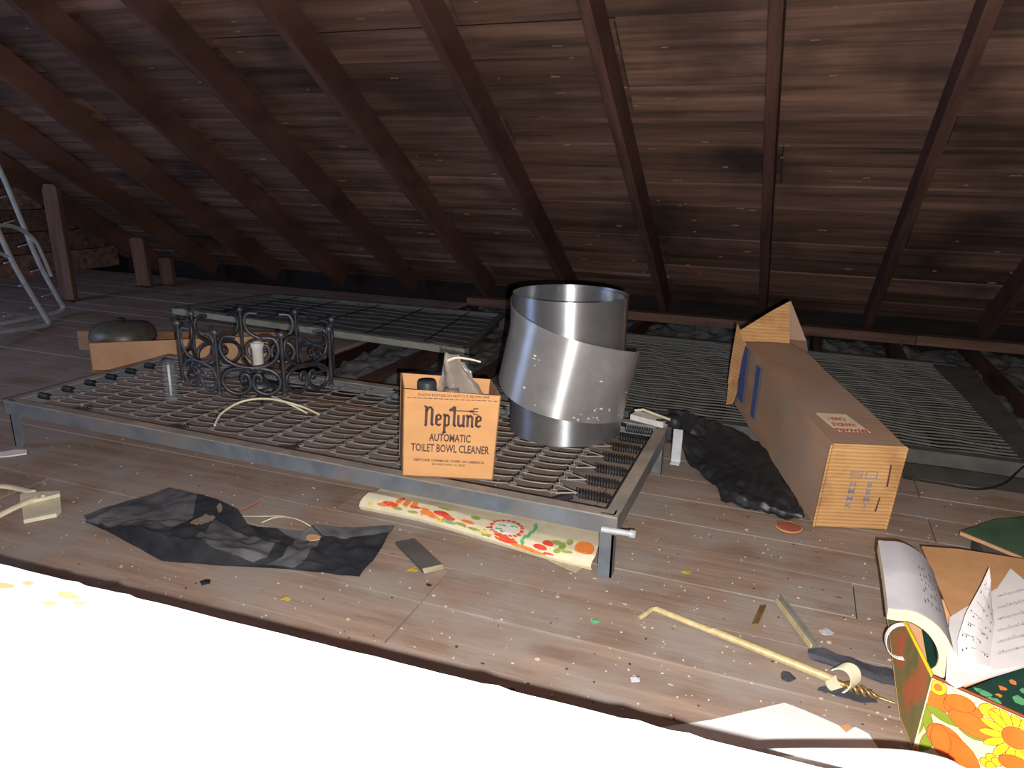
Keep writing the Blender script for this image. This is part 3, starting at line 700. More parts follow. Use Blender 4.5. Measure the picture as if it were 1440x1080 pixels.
# outer wrap: a leaning open turn, its free edge springing out to the right
vray = (CAM-CC); vray.z = 0; va = math.atan2(vray.y, vray.x)      # towards the camera
side = V((-math.sin(va), math.cos(va), 0))                        # to the right as seen from the camera
fwd = V((math.cos(va), math.sin(va), 0))
if side.x < 0: side = -side
def outer(s_, t_):
    th_ = math.radians(-112+s_*205)            # -90 = left, 0 = front, +90 = right
    q_ = (th_+math.radians(90))/math.radians(180)   # 0 left .. 1 right
    zt_ = .360-.105*q_-.030*q_*q_-.012*math.sin(math.pi*min(max(q_, 0), 1))
    zb_ = .150-.150*q_+.045*q_*q_-.004*math.sin(math.pi*min(max(q_, 0), 1))
    z = zb_+(zt_-zb_)*t_
    r = .172+.07*max(0, q_-.68)
    p_ = side*(r*math.sin(th_))+fwd*(r*math.cos(th_)*.99)+side*((z-.225)*.20)
    rad = math.hypot(p_.x, p_.y)
    if rad < R1+.0035: p_ *= (R1+.0035)/rad
    return CC+p_+V((0, 0, z))
MB().grid(outer, 90, 20, thick=.0008).build('outer_sheet', 'aluminium_dull', t)
b = MB(); rr_ = random.Random(4)
for k in range(26):
    s1, t1 = rr_.uniform(.25, .95), rr_.uniform(.02, .7)
    if rr_.random() < .4: s1, t1 = rr_.uniform(.62, .8), rr_.uniform(.02, .22)
    v_, f_ = disc2(lambda a_, c_: V(outer(a_, c_))*1+(V(outer(a_, c_))-CC).normalized()*.0012, s1, t1, rr_.uniform(.002, .010), rr_.uniform(.004, .018), 0, 9, .25, 1); b.add(v_, f_)
b.build('plaster_spots', 'spot_white', t)['kind'] = 'stuff'
# clutter at the right corner of the bed
p = at(912, 594, .152)
t = thing('white_bracket', p, 'white enamelled bracket lying by the right foot of the aluminium roll', 'bracket')
a, c_ = at(886, 590, .158), at(932, 602, .158); MB().frame(a, c_-a, V((.012, .045, 0)), (0, 0, .016)).build('bracket_body', 'white_ceramic', t)
a, c_ = at(893, 577, .175), at(942, 590, .185); MB().tube([a, at(905, 576, .182), c_], .004, 6).build('bracket_arm', 'cream_plastic', t)
p = at(948, 600, .16)
t = thing('caster_knob', p, 'black caster knob on the far right corner of the bed', 'knob')
MB().lathe([(0, 0), (.018, .002), (.022, .012), (.02, .026), (.01, .034), (0, .035)], p, 16).build('knob_head', 'spring_dark', t)
MB().tube([p+V((-.05, -.005, .01)), p+V((-.01, 0, .014))], .007, 8).build('knob_stem', 'spring_dark', t)

# ------------------------------------------------------------------ long corrugated carton
px, py, yaw, cw, ch, cl, cpit, crol = .123, 1.832, .346, .174, .226, .80, .100, -.021
a_ = V((math.cos(yaw), math.sin(yaw), 0)); l_ = V((-math.sin(yaw)*math.cos(cpit), math.cos(yaw)*math.cos(cpit), math.sin(cpit)))
n_ = a_.cross(l_); ca_ = a_*math.cos(crol)+n_*math.sin(crol); cn_ = ca_.cross(l_); co = V((px, py, .006))
cm = Matrix((ca_, l_, cn_)).transposed().to_4x4(); cm.translation = co
lc = bpy.data.objects.new('long_carton', None); C.objects.link(lc); lc.matrix_world = cm
tag(lc, 'long dusty corrugated cardboard carton propped up behind with a red and white sticker', 'carton'); lc['_b'] = (0, 0, 0)
th = .006
def wob(fn, amp=.003):
    return lambda s_, t_: (lambda p_: p_+V((amp*nz(p_, 7, 1), 0, amp*nz(p_, 8, 2))))(V(fn(s_, t_)))
MB().grid(wob(lambda s_, t_: (s_*cw, t_*cl, ch)), 10, 24, thick=.004).build('top_panel', 'long_carton', lc)
MB().grid(wob(lambda s_, t_: (0, (1-t_)*cl, (s_)*ch)), 10, 24, thick=-.004).build('side_panel', 'long_carton', lc)
MB().grid(wob(lambda s_, t_: (cw, t_*cl, (s_)*ch)), 10, 24, thick=.004).build('side_panel', 'long_carton', lc)
MB().grid(wob(lambda s_, t_: ((1-s_)*cw, t_*cl, 0), .001), 6, 12, thick=.004).build('bottom_panel', 'long_carton', lc)
b = MB(); b.grid(wob(lambda s_, t_: (-.002+s_*(cw+.004), -.002, t_*ch), .001), 8, 12, thick=.004)
b.tube([(-.003, -.003, .0), (-.003, -.003, ch)], .0035, 6); b.tube([(cw+.003, -.002, .0), (cw+.003, -.002, ch)], .003, 6); b.tube([(0, -.002, ch), (cw, -.002, ch)], .004, 6)
b.build('end_panel', 'long_carton_end', lc)
# torn flaps standing open at the far end
MB().grid(wob(lambda s_, t_: (-.012+s_*(cw*.93)+t_*.0, cl-.03+t_*(.03+.04*s_), ch+.002+t_*(.030+.095*s_)), .004), 8, 6, thick=.004).build('end_flap', 'long_carton_end', lc)
MB().prism([(cw-.03, cl+.01, ch+.004), (cw+.005, cl-.11, ch+.002), (cw+.03, cl-.02, ch+.01), (cw*.925-.010, cl+.04, ch+.128)], (.004, 0, 0)).build('end_flap', 'long_carton', lc)
MB().grid(wob(lambda s_, t_: (-.008-t_*.02, cl-.035+t_*.03-.03*s_*(1-t_), ch*(.28+.72*s_)+.05*t_*s_), .004), 8, 6, thick=.004).build('end_flap', 'long_carton_end', lc)
MB().prism([(-.002, cl-.06, ch*.35), (-.012, cl-.045, ch*.02), (-.022, cl-.02, -.01), (-.02, cl, ch*.4)], (-.004, 0, 0)).build('end_flap', 'long_carton_end', lc)
MB().prism([(-.0075, cl-.05, ch*.98), (-.0075, cl-.105, ch*.98), (-.0075, cl-.135, ch*.18), (-.0075, cl-.06, ch*.18)], (.0015, 0, 0)).build('tape_strip', 'tape_blue', lc)
MB().prism([(-.0075, cl-.205, ch*.92), (-.0075, cl-.25, ch*.92), (-.0075, cl-.265, ch*.2), (-.0075, cl-.225, ch*.2)], (.0015, 0, 0)).build('tape_strip', 'tape_blue', lc)
st = MB(); S0 = [(.020, .125), (.115, .125), (.125, .055), (.052, .055)]
sp = [(.022, .175), (.100, .175), (.118, .068), (.036, .068)]
st.prism([(x_, y_, ch+.0035) for x_, y_ in sp], (0, 0, .0012)); so = st.build('sticker', 'sticker_paper', lc)
b = MB()
for s2, yy, sz in (('BREAKABLE', .080, .026), ('HANDLE', .114, .026), ('CARE !', .148, .026)):
    text_mesh(s2, sz, (.072-(yy-.08)*.15, yy, ch+.005), (-1, 0, 0), (0, -1, 0), b, sx=.6 if len(s2) > 8 else .58, bold=.0010)
b.build('sticker_lettering', 'ink_red', lc)
b = MB()
def rect(x0, z0, x1, z1, w_=.0022):
    for (aa, bb, cc_, dd_) in ((x0, z0, x1, z0+w_), (x0, z1-w_, x1, z1), (x0, z0, x0+w_, z1), (x1-w_, z0, x1, z1)):
        b.add([(aa, -.0035, bb), (cc_, -.0035, bb), (cc_, -.0035, dd_), (aa, -.0035, dd_)], [(0, 1, 2, 3)])
rect(.058, .140, .086, .160); rect(.094, .140, .122, .160); rect(.063, .145, .080, .155, .0016); 
for (xx, ch_) in ((.066, 'HMMK'), (.107, 'BBMI')):
    for k_, c__ in enumerate(ch_): text_mesh(c__, .021, (xx+.003, -.0026, .116-k_*.020), (1, 0, 0), (0, 0, 1), b, sx=1.1, bold=.0004)
b.build('stencil_marks', 'ink_blue', lc)
b = MB(); b.prism([(.150, -.003, .12), (.154, -.003, .12), (.150, -.003, .18), (.147, -.003, .18)], (0, -.001, 0)); b.prism([(.137, -.003, .05), (.141, -.003, .05), (.143, -.003, .09), (.140, -.003, .09)], (0, -.001, 0)); b.build('staple_marks', 'print_brown', lc)

# black plastic sheet between bed corner and the carton
rws = [[at(940, 577, .17), at(960, 580, .165), at(1010, 595, .12), at(1060, 620, .06), at(1100, 660, .03), at(1132, 726, .01)],
       [at(947, 588, .155), at(970, 610, .10), at(1000, 640, .06), at(1050, 665, .04), at(1085, 690, .03), at(1131, 730, .006)],
       [at(950, 600, .13), at(962, 635, .07), at(980, 662, .035), at(1012, 690, .02), at(1070, 715, .012), at(1128, 732, .004)],
       [at(952, 606, .12), at(970, 655, .03), at(1010, 686, .012), at(1014, 706, .004), at(1070, 722, .004), at(1110, 733, .003)]]
fn = loft(rws)
def pf(s_, t_):
    p_ = fn(s_, t_); a = .014*abs(math.sin(t_*8+s_*3+2*nz(p_, 6)))*(1-abs(2*t_-1))+.016*abs(nz(p_, 14, 5))+.010*abs(nz(p_, 34, 6))-.004; return V((p_.x+.004*nz(p_, 20), p_.y, max(p_.z+a, .004)))
tag(MB().grid(pf, 120, 64, thick=.0006).build('plastic_sheet', 'black_plastic', base=at(1050, 700, 0)), 'crumpled black plastic sheet hanging from the bed corner to the floor', 'sheet')
p = at(1109, 743, .002); b = MB(); b.lathe([(0, 0), (.031, 0), (.031, .004), (.027, .0055), (0, .005)], p, 24); t = thing('disc', p, 'flat reddish pink disc on the floor beside the long carton', 'disc')
b.build('disc_face', 'pink_disc', t); MB().lathe([(.029, .003), (.033, .003), (.033, .006), (.029, .006)], p, 24).build('disc_rim', 'tan_card', t)

# ------------------------------------------------------------------ torn black felt on the floor, left
rws = [[at(118, 725, .012), at(180, 704, .012), at(240, 686, .012), at(305, 702, .035), at(335, 716, .045), at(348, 736, .03), at(362, 740, .004), at(425, 746, .02), at(441, 737, .03), at(490, 742, .012), at(555, 739, .02)],
       [at(122, 728, .02), at(165, 728, .028), at(225, 733, .016), at(290, 722, .04), at(315, 736, .03), at(345, 748, .018), at(370, 758, .006), at(420, 757, .006), at(440, 752, .022), at(480, 757, .006), at(547, 752, .01)],
       [at(120, 731, .012), at(155, 740, .03), at(205, 748, .042), at(262, 756, .05), at(300, 768, .045), at(350, 776, .03), at(390, 785, .012), at(410, 780, .012), at(425, 790, .02), at(470, 790, .006), at(530, 780, .006)],
       [at(118, 732, .003), at(150, 745, .003), at(190, 768, .003), at(228, 788, .003), at(300, 794, .003), at(350, 796, .003), at(400, 799, .003), at(420, 801, .003), at(450, 804, .003), at(480, 808, .003), at(505, 810, .003)]]
fn = loft(rws)
def ff(s_, t_):
    p_ = fn(s_, t_); k_ = math.sin(math.pi*t_)
    return V((p_.x, p_.y, max(.003, p_.z+(.010*nz(p_, 13, 8)+.006*nz(p_, 34, 9))*(.3+k_))))
g = MB(); nu, nv = 240, 72
P_ = [[ff(i/nu, j/nv) for j in range(nv+1)] for i in range(nu+1)]
def hole(i, j):
    s1, t1 = i/nu, j/nv
    return ((s1-.40)/.040)**2+((t1-.40)/.10)**2 < 1 or ((s1-.445)/.014)**2+((t1-.13)/.09)**2 < 1
fs = []; fm = []
for i in range(nu):
    for j in range(nv):
        if hole(i+.5, j+.5): continue
        fs.append((i*(nv+1)+j, i*(nv+1)+j+1, (i+1)*(nv+1)+j+1, (i+1)*(nv+1)+j)); s1, t1 = i/nu, j/nv
        ds = (s1 < .34 and t1 < .60) or (.44 < s1 < .66 and .35 < t1 < .66+(s1-.5)*1.2) or (.70 < s1 < .80 and t1 < .9) or (s1 > .8 and t1 < .3)
        fm.append(1 if ds else 0)
fl_ = [p_ for r in P_ for p_ in r]; g.add(fl_, fs, 0, True); g.m[:] = fm; g.add([p_-V((0, 0, .002)) for p_ in fl_], [tuple(reversed(q_)) for q_ in fs], 0, True)
tag(g.build('roofing_felt', ['felt_black', 'felt_dusty'], base=at(330, 760, 0)), 'torn strip of black roofing felt crumpled on the floor in front of the bed', 'felt')
b = MB(); c_ = at(440, 757, .026); b.prism([c_+V((math.cos(a)*.018*(1+.2*math.sin(3*a)), math.sin(a)*.014, 0)) for a in [i*.8 for i in range(8)]], (0, 0, .003)); tag(b.build('cardboard_scrap', 'dim_card', base=c_), 'small tan scrap lying on the right end of the black felt', 'scrap')
c_ = at(263, 748, .004); b = MB(); b.prism([at(240, 754, .004), at(262, 756, .004), at(282, 741, .004), at(276, 737, .004)], (0, 0, .002)); tag(b.build('cardboard_scrap', 'tan_card', base=c_), 'tan scrap showing through the hole in the black felt', 'scrap')
for pts, lab in (([(340, 726), (370, 726), (395, 726), (420, 731), (440, 742)], 'thin cream wire curving behind the black felt'), ([(368, 735), (385, 728), (398, 727)], 'short cream wire branch behind the black felt')):
    c_ = [at(u, v, .003+.012*(i % 2)) for i, (u, v) in enumerate(pts)]; tag(MB().tube(spline(c_, 5), .0016, 5).build('wire_piece', 'cream_plastic', base=c_[0]), lab, 'wire')
c_ = [at(335, 721, .01), at(350, 715, .006), at(366, 707, .004)]; tag(MB().tube(c_, .0022, 5).build('stick', 'pink_disc', base=c_[0]), 'thin dark red stick poking out behind the black felt', 'stick')

# cream plastic clamp at the left edge
p = at(40, 715, 0)
t = thing('plastic_clamp', p, 'cream plastic hinged clamp lying on the floor at the left edge', 'clamp')
MB().prism([at(u, v, .012) for u, v in ((30, 694), (84, 691), (86, 715), (79, 722), (33, 731), (31, 716))], (0, 0, -.01)).build('clamp_plate', 'cream_plastic', t)
MB().prism([at(u, v, .022) for u, v in ((28, 694), (60, 691), (84, 690), (84, 694), (60, 700), (28, 706))], (0, 0, -.009)).build('clamp_rib', 'cream_plastic', t)
c_ = [at(-60, 700, .01), at(-20, 684, .012), at(5, 684, .014), at(25, 687, .014), (at(45, 692, .016))]; MB().tube(spline(c_, 5), (.005, .011), 8, flat=(0, 0, 1)).build('upper_arm', 'cream_plastic', t)
c_ = [at(-40, 748, .008), at(-5, 727, .01), at(25, 712, .016), at(50, 701, .018)]; MB().tube(spline(c_, 5), (.006, .011), 8, flat=(0, 0, 1)).build('lower_arm', 'cream_plastic', t)
MB().lathe([(0, 0), (.005, 0), (.005, .006), (0, .007)], at(61, 699, .02), 10).build('hinge_pin', 'cream_plastic', t)
c_ = at(25, 637, .0); b = MB(); b.prism([at(u, v, .002) for u, v in ((-30, 637), (5, 637), (20, 634), (38, 634), (38, 639), (10, 643), (-30, 645))], (0, 0, .004)); tag(b.build('paper_scrap', 'paper_white', base=c_), 'torn white paper scrap under the left end of the bed', 'scrap')

# ------------------------------------------------------------------ folded vinyl cloth under the bed
fb = [at(507, 716, .002), at(590, 733, .002), at(680, 760, .002), at(770, 787, .002), at(832, 802, .002)]
ft = [p_+V((.004, .010, .030)) for p_ in fb]
bk = [at(530, 690, .034), at(600, 703, .034), at(700, 722, .032), at(790, 738, .030), at(848, 752, .028)]
rws = [fb, [p_+V((-.002, -.004, .010)) for p_ in fb], [p_+V((.0, .000, .021)) for p_ in fb], ft, [a.lerp(c_, .35)+V((0, 0, .006)) for a, c_ in zip(ft, bk)], [a.lerp(c_, .7)+V((0, 0, .003)) for a, c_ in zip(ft, bk)], bk, [p_+V((0, .12, 0)) for p_ in bk]]
fn0 = loft(rws)
def vin(s_, t_): p_ = fn0(min(max(s_, 0), 1), min(max(t_, 0), 1)); return p_+V((0, 0, .003*nz(p_, 12, 3)*(t_ > .2)))
vc = thing('vinyl_tablecloth', at(680, 740, 0), 'folded cream vinyl tablecloth with a fruit and vegetable print under the bed', 'tablecloth')
MB().grid(vin, 50, 30, thick=.0025).build('cloth_fold', 'vinyl_cream', vc)
MB().prism([fb[0]+V((.03, .02, .002)), fb[-1]+V((-.03, .0, .002)), bk[-1]+V((-.0, .1, -.018)), bk[0]+V((.0, .1, -.018))], (0, 0, .004)).build('lower_fold', 'vinyl_back', vc)
MB().prism([at(u, v, .003) for u, v in ((770, 788), (810, 806), (818, 800), (800, 780))], (0, 0, .002)).build('cloth_corner', 'vinyl_back', vc)
def lift(s_, t_):
    p_ = vin(s_, t_); e = .004; n1 = (vin(s_+e, t_)-vin(s_-e, t_)).cross(vin(s_, t_+e)-vin(s_, t_-e))
    n1 = n1.normalized() if n1.length else V((0, 0, 1))
    if n1.z < -.2 or (n1.z < .3 and n1.y > 0): n1 = -n1
    return p_+n1*.0014
names = ['print_red', 'print_orange', 'print_green', 'print_teal', 'print_yellow', 'print_white']
b = MB(); R_, O_, G_, T_, Y_, W_ = range(6)
def sp2(cx, cy, rx, ry, mi, rot=0, jag=0, n=12):
    cy -= .07; rx *= 1.12; ry *= 1.3
    v_, f_ = disc2(lift, cx, cy, rx, ry, rot, n, jag); b.add(v_, [tuple(reversed(q_)) for q_ in f_], mi)
for a in ((.13, .45, .032, .055, R_), (.10, .38, .02, .04, O_), (.17, .38, .02, .035, G_), (.05, .34, .012, .03, Y_),
          (.155, .60, .012, .07, O_), (.19, .58, .013, .08, O_), (.225, .55, .013, .08, O_), (.16, .66, .01, .05, R_), (.24, .50, .02, .03, R_),
          (.36, .50, .035, .05, R_), (.30, .42, .03, .05, O_), (.335, .37, .025, .04, O_), (.28, .50, .02, .03, O_), (.40, .45, .025, .04, R_), (.36, .62, .03, .02, G_),
          (.24, .36, .022, .035, G_), (.37, .33, .022, .035, Y_), (.41, .36, .03, .04, T_), (.46, .40, .025, .03, G_), (.48, .50, .028, .035, O_), (.5, .62, .02, .03, G_), (.52, .38, .026, .03, G_),
          (.665, .33, .045, .055, R_), (.64, .40, .03, .03, R_), (.58, .32, .02, .04, G_), (.56, .36, .025, .03, Y_),
          (.80, .40, .025, .05, R_), (.82, .52, .02, .035, R_), (.84, .30, .018, .025, R_), (.74, .27, .05, .035, O_), (.79, .25, .04, .03, O_),
          (.955, .56, .033, .075, O_), (.875, .52, .012, .05, G_), (.90, .44, .02, .025, G_), (.865, .42, .012, .05, G_), (.895, .60, .012, .03, G_), (.85, .56, .02, .02, G_)):
    sp2(*a)
for k in range(18):
    a = k/18*2*math.pi; sp2(.64+.062*math.cos(a), .58+.15*math.sin(a), .009, .016, R_)
sp2(.64, .58, .052, .125, W_); 
for (x_, y_) in ((.62, .60), (.65, .55), (.665, .62), (.635, .52), (.61, .54)): sp2(x_, y_, .016, .012, T_, .5)
for k in range(7): sp2(.735+.012*math.sin(k), .78-k*.07, .006, .045, T_)
for k in range(34):
    x_ = random.choice([random.uniform(.08, .2), random.uniform(.27, .5), random.uniform(.55, .7)]); sp2(x_, random.uniform(.32, .52), .007, .012, random.choice([R_, O_, Y_, G_]), 0, 0, 7)
b.build('fruit_print', names, vc)

# dark folded card beside it
p = at(590, 782, 0)
t = thing('folded_card', p, 'dark grey folded card lying beside the end of the tablecloth', 'card')
MB().prism([at(u, v, .018) for u, v in ((556, 762), (583, 757), (622, 793), (594, 799))], (0, 0, -.003)).build('card_top', 'dark_card', t)
MB().prism([at(594, 800, .017), at(622, 794, .017), at(624, 800, .002), at(597, 807, .002)], V((0, .003, 0))).build('card_edge', 'vinyl_back', t)
MB().prism([at(u, v, .002) for u, v in ((556, 766), (583, 761), (622, 797), (595, 806))], (0, 0, .003)).build('card_base', 'dark_card', t)

# ------------------------------------------------------------------ curtain rod, clip and bits
a, c_ = at(922, 856, .012), at(1172, 957, .010); dr = (c_-a).normalized()
t = thing('curtain_rod', a.lerp(c_, .5), 'cream curtain rod with a hooked end and twisted brass finial on the floor', 'curtain rod')
MB().tube([a, a.lerp(c_, .5)+V((0, 0, .001)), c_], (.0062, .0075), 8).build('rod_tube', 'rod_cream', t)
MB().tube([a.lerp(c_, .35)+V((0, 0, .003)), c_+V((0, 0, .003))], (.0062, .0082), 8).build('rod_sleeve', 'rod_cream', t)
MB().tube(spline([a, at(916, 857, .012), at(908, 863, .010), at(899, 869, .006)], 4), (.004, .006), 6).build('hooked_end', 'rod_cream', t)
p0 = c_+dr*.02; p1 = at(1258, 989, .008); b = MB()
for k in range(3):
    b.tube([p0.lerp(p1, s1)+V((0, math.cos(s1*14+k*2.09), math.sin(s1*14+k*2.09)))*(.0095*math.sin(math.pi*min(1, s1*1.25+.12))**1*(1-s1*.6)) for s1 in [i/26 for i in range(27)]], lambda q_: .0035*(1-.7*q_)+.0005, 6)
b.tube([c_, p0], .005, 8); b.build('finial', 'brass', t)
# curtain ring clipped round the rod
cc_ = at(1185, 958, .022)
def rg(s_, t_):
    a1 = math.radians(-170)+s_*math.radians(300); r = .0195; return cc_+V((0, 0, .006))+(V((.95, .1, 0))*math.cos(a1)*r+V((0, .1, 1))*math.sin(a1)*r*1.1)+V((.62, .75, .1))*((t_-.5)*.026)
tag(MB().grid(rg, 30, 3, thick=.002).build('rod_clip', 'cream_plastic', base=cc_), 'open cream plastic band standing round the finial end of the curtain rod', 'clip')
a, c_ = at(1097, 848, .008), at(1146, 913, .008); t = thing('track_piece', a, 'short grey metal curtain track piece lying right of the rod', 'track')
sd = V((.018, .004, 0)); MB().frame(a-sd*.45, c_-a, sd*.9, (0, 0, .003)).build('track_web', 'wire_grey', t)
MB().frame(a-sd*.5, c_-a, sd*.2, (0, 0, .010)).build('track_flange', 'rod_cream', t); MB().frame(a+sd*.3, c_-a, sd*.2, (0, 0, .010)).build('track_flange', 'wire_grey', t)
MB().tube(spline([a, at(1099, 840, .006), at(1094, 838, .01)], 4), .003, 6).build('track_hook', 'wire_grey', t)
a, c_ = at(1072, 853, .004), at(1060, 880, .004); t = thing('hinge', a, 'small tarnished brass hinge leaf on the floor beyond the curtain rod', 'hinge')
sd = V((.009, .002, 0)); MB().frame(a-sd/2, c_-a, sd, (0, 0, .003)).build('leaf', 'brass', t); MB().tube([a+sd/2+V((0, 0, .003)), c_+sd/2+V((0, 0, .003))], .003, 6).build('barrel', 'brass', t)
rws = [[at(1137, 911, .012), at(1160, 914, .014), at(1200, 926, .012), at(1240, 940, .012), at(1262, 946, .01)], [at(1136, 918, .012), at(1165, 928, .016), at(1205, 940, .010), at(1235, 950, .012), at(1262, 956, .01)], [at(1140, 928, .003), at(1170, 936, .003), at(1210, 950, .003), at(1240, 962, .003), at(1262, 966, .003)]]
fn1 = loft(rws); tag(MB().grid(lambda s_, t_: (lambda p_: p_+V((0, 0, max(.006*nz(p_, 40, 3), .004-p_.z))))(fn1(s_, t_)), 30, 8, thick=.002).build('cloth_strip', 'grey_cloth', base=at(1200, 935, 0)), 'dark grey cloth strip on the floor behind the rod finial', 'cloth')
rws = [[at(1150, 966, .003), at(1185, 962, .005), at(1225, 975, .003)], [at(1160, 980, .004), at(1195, 985, .003), at(1232, 990, .003)]]
fn2 = loft(rws); tag(MB().grid(lambda s_, t_: (lambda p_: p_+V((.012*nz(p_, 50), .012*nz(p_, 50, 3), .002)))(fn2(s_, t_)), 12, 4, thick=.0015).build('cloth_strip', 'grey_cloth', base=at(1190, 975, 0)), 'ragged dark grey cloth scrap directly below the rod finial', 'cloth')

# ------------------------------------------------------------------ lower right: floral box with books and music
def up3(p_, z): return V((p_.x, p_.y, z))
HB = .130
fl_b = at(1276, 1058, .002); fl_t = at(1311, 951, HB); bl_t = at(1268, 866, HB); fr_t = at(1440, 1008, HB)
dfr = (fr_t-fl_t).normalized()
FL = up3(fl_t, .002)*.5+up3(fl_b, .002)*.5; FL.z = .002
BL = up3(bl_t, .002)+(FL-up3(fl_t, .002)); FRt = fl_t+dfr*.34; FR = up3(FRt, .002)
dbl = (bl_t-fl_t); dbk = dbl.normalized()*.29; dlo = dbl.normalized()*.07
t = thing('floral_box', FL, 'open box covered in orange and yellow floral paper at the lower right corner', 'box')
card(FL, FR, FRt, fl_t, 'front_wall', 'floral_base', t, V((.0, .004, 0)))
card(FL, FL+dlo, fl_t+dbk, fl_t, 'side_wall', 'marbled', t, V((.004, 0, 0)))
card(FL+dlo, FR+dlo, FRt+dbk, fl_t+dbk, 'back_wall', 'tan_card', t, V((0, -.004, 0)))
card(FR, FR+dlo, FRt+dbk, FRt, 'side_wall', 'marbled', t, V((-.004, 0, 0)))
card(FL, FR, FR+dlo, FL+dlo, 'box_bottom', 'tan_card', t, V((0, 0, .004)))
MB().tube([fl_t+V((0, 0, .0005)), fl_t+dbk+V((0, 0, .0005))], .0028, 6).build('rim', 'flower_yellow', t)
MB().tube([fl_t+V((0, 0, .0005)), FRt+V((0, 0, .0005))], .0026, 6).build('rim', 'flower_line', t)
# floral print on the front wall: s along the wall in metres, t up the wall in metres
ux = dfr; uz = (fl_t-FL).normalized(); un = ux.cross(uz).normalized()
if un.y > 0: un = -un
def fw(s_, t_, k=.001): return FL+ux*s_+uz*t_+un*k
b = MB(); layer = [0]
LIM = (0.002, .335, .002, .126)
def petal(pts, mi, line=True, z0=None):
    layer[0] += 1; z = .0008+layer[0]*.00004
    cl = lambda p_: (min(max(p_[0], LIM[0]), LIM[1]), min(max(p_[1], LIM[2]), LIM[3]))
    pts = [cl(p_) for p_ in pts]; cx = sum(p_[0] for p_ in pts)/len(pts); cy = sum(p_[1] for p_ in pts)/len(pts)
    if line:
        q_ = [(cx+(a-cx)*1.0, cy+(c_-cy)*1.0) for a, c_ in pts]
        v_ = [fw(cx, cy, z)]+[fw(a, c_, z) for a, c_ in q_]; n = len(q_); b.add(v_, [(0, 1+i, 1+(i+1) % n) for i in range(n)], 3)
        z += .00002
        pts = [(cx+(a-cx)*(1-.0009/max(.003, math.hypot(a-cx, c_-cy))), cy+(c_-cy)*(1-.0009/max(.003, math.hypot(a-cx, c_-cy)))) for a, c_ in pts]
    n = len(pts); v_ = [fw(cx, cy, z)]+[fw(a, c_, z) for a, c_ in pts]; b.add(v_, [(0, 1+i, 1+(i+1) % n) for i in range(n)], mi)
def ell(cx, cy, rx, ry, rot, mi, n=16, sharp=0, line=True):
    pts = []
    for j in range(n):
        a = 2*math.pi*j/n; x_, y_ = rx*math.cos(a), ry*math.sin(a)*(1-sharp*abs(math.cos(a))**2)
        pts.append((cx+x_*math.cos(rot)-y_*math.sin(rot), cy+x_*math.sin(rot)+y_*math.cos(rot)))
    petal(pts, mi, line)
def to_st(u, v):                       # where a pixel falls on the wall
    r = RW @ camdir(u, v); q_ = CAM+r*((FL-CAM).dot(un)/r.dot(un))-FL; return q_.dot(ux), q_.dot(uz)
def E_(u, v, rx, ry, rot, mi, sharp=0, line=True, n=16): s1, t1 = to_st(u, v); ell(s1, t1, rx, ry, rot, mi, n, sharp, line)
E_(1318, 984, .018, .018, 0, 0, .0, False); E_(1310, 994, .012, .010, .6, 0, 0, False); E_(1329, 990, .014, .010, -.5, 0, 0, False)
E_(1316, 965, .012, .012, 0, 1); E_(1316, 965, .006, .006, 0, 0, 0, False)
for (u, v, rx, ry, ro) in ((1302, 1010, .028, .008, -1.2), (1322, 1005, .026, .008, -.2), (1305, 1040, .026, .009, 1.3), (1290, 1020, .018, .007, 1.5), (1368, 1033, .020, .008, .1)): E_(u, v, rx, ry, ro, 2, .5)
E_(1352, 1000, .028, .020, -.3, 0); E_(1362, 1018, .030, .016, -.15, 0); E_(1347, 988, .020, .013, .2, 0)
E_(1330, 1043, .030, .022, -.5, 0); E_(1345, 1055, .034, .018, -.4, 0, .2); E_(1322, 1040, .014, .024, .3, 0)
E_(1282, 1056, .010, .012, 0, 0, 0, False)
E_(1388, 1000, .014, .011, 0, 1); E_(1400, 1006, .012, .010, 0, 1); E_(1392, 1002, .005, .004, 0, 0, 0, False)
s1, t1 = to_st(1425, 1038)
for k in range(15):
    a = k/15*2*math.pi+.1; ell(s1+.029*math.cos(a), t1+.029*math.sin(a), .016, .0062, a, 1, 12, .3)
ell(s1, t1, .017, .016, 0, 0)
for (u, v) in ((1384, 1072), (1392, 1066), (1400, 1072), (1392, 1078)): E_(u, v, .007, .007, 0, 1)
E_(1425, 1075, .02, .012, .2, 0)
for k, (ds, dt) in enumerate(((.17, .07), (.19, .09), (.21, .06), (.25, .10), (.28, .07), (.30, .03), (.23, .03))): ell(ds, dt, .022, .018, k, k % 3)
b.build('floral_print', ['flower_orange', 'flower_yellow', 'flower_green', 'flower_line'], t)

# contents and papers on top
zc = HB+.003
def sheetpoly(name, px_, z, th_, mt, lab, cat, grp=None):
    c_ = [at(u, v, z) for u, v in px_]; o = MB().prism(c_, (0, 0, -th_)).build(name, mt, base=c_[0]); return tag(o, lab, cat, grp)
sheetpoly('booklet', ((1352, 972), (1470, 925), (1480, 1012), (1425, 1003)), HB-.004, .02, 'deep_green', 'dark green booklet with leaf print inside the floral box', 'booklet')
b = MB(); c_ = at(1400, 975, HB-.004)
for (u, v, mi, r) in ((1385, 975, 1, .009), (1398, 985, 1, .010), (1434, 985, 1, .012), (1410, 968, 0, .008), (1375, 970, 1, .006), (1425, 960, 0, .007), (1440, 972, 1, .007), (1405, 978, 0, .005)):
    p_ = at(u, v, HB-.0034); b.add([p_]+[p_+V((math.cos(a)*r*random.uniform(.5, 1.2), math.sin(a)*r*random.uniform(.5, 1.2), 0)) for a in [i*.785 for i in range(8)]], [(0, 1+i, 1+(i+1) % 8) for i in range(8)], mi)
bo = bpy.data.objects[[o.name for o in bpy.data.objects if o.name.startswith('booklet')][-1]]
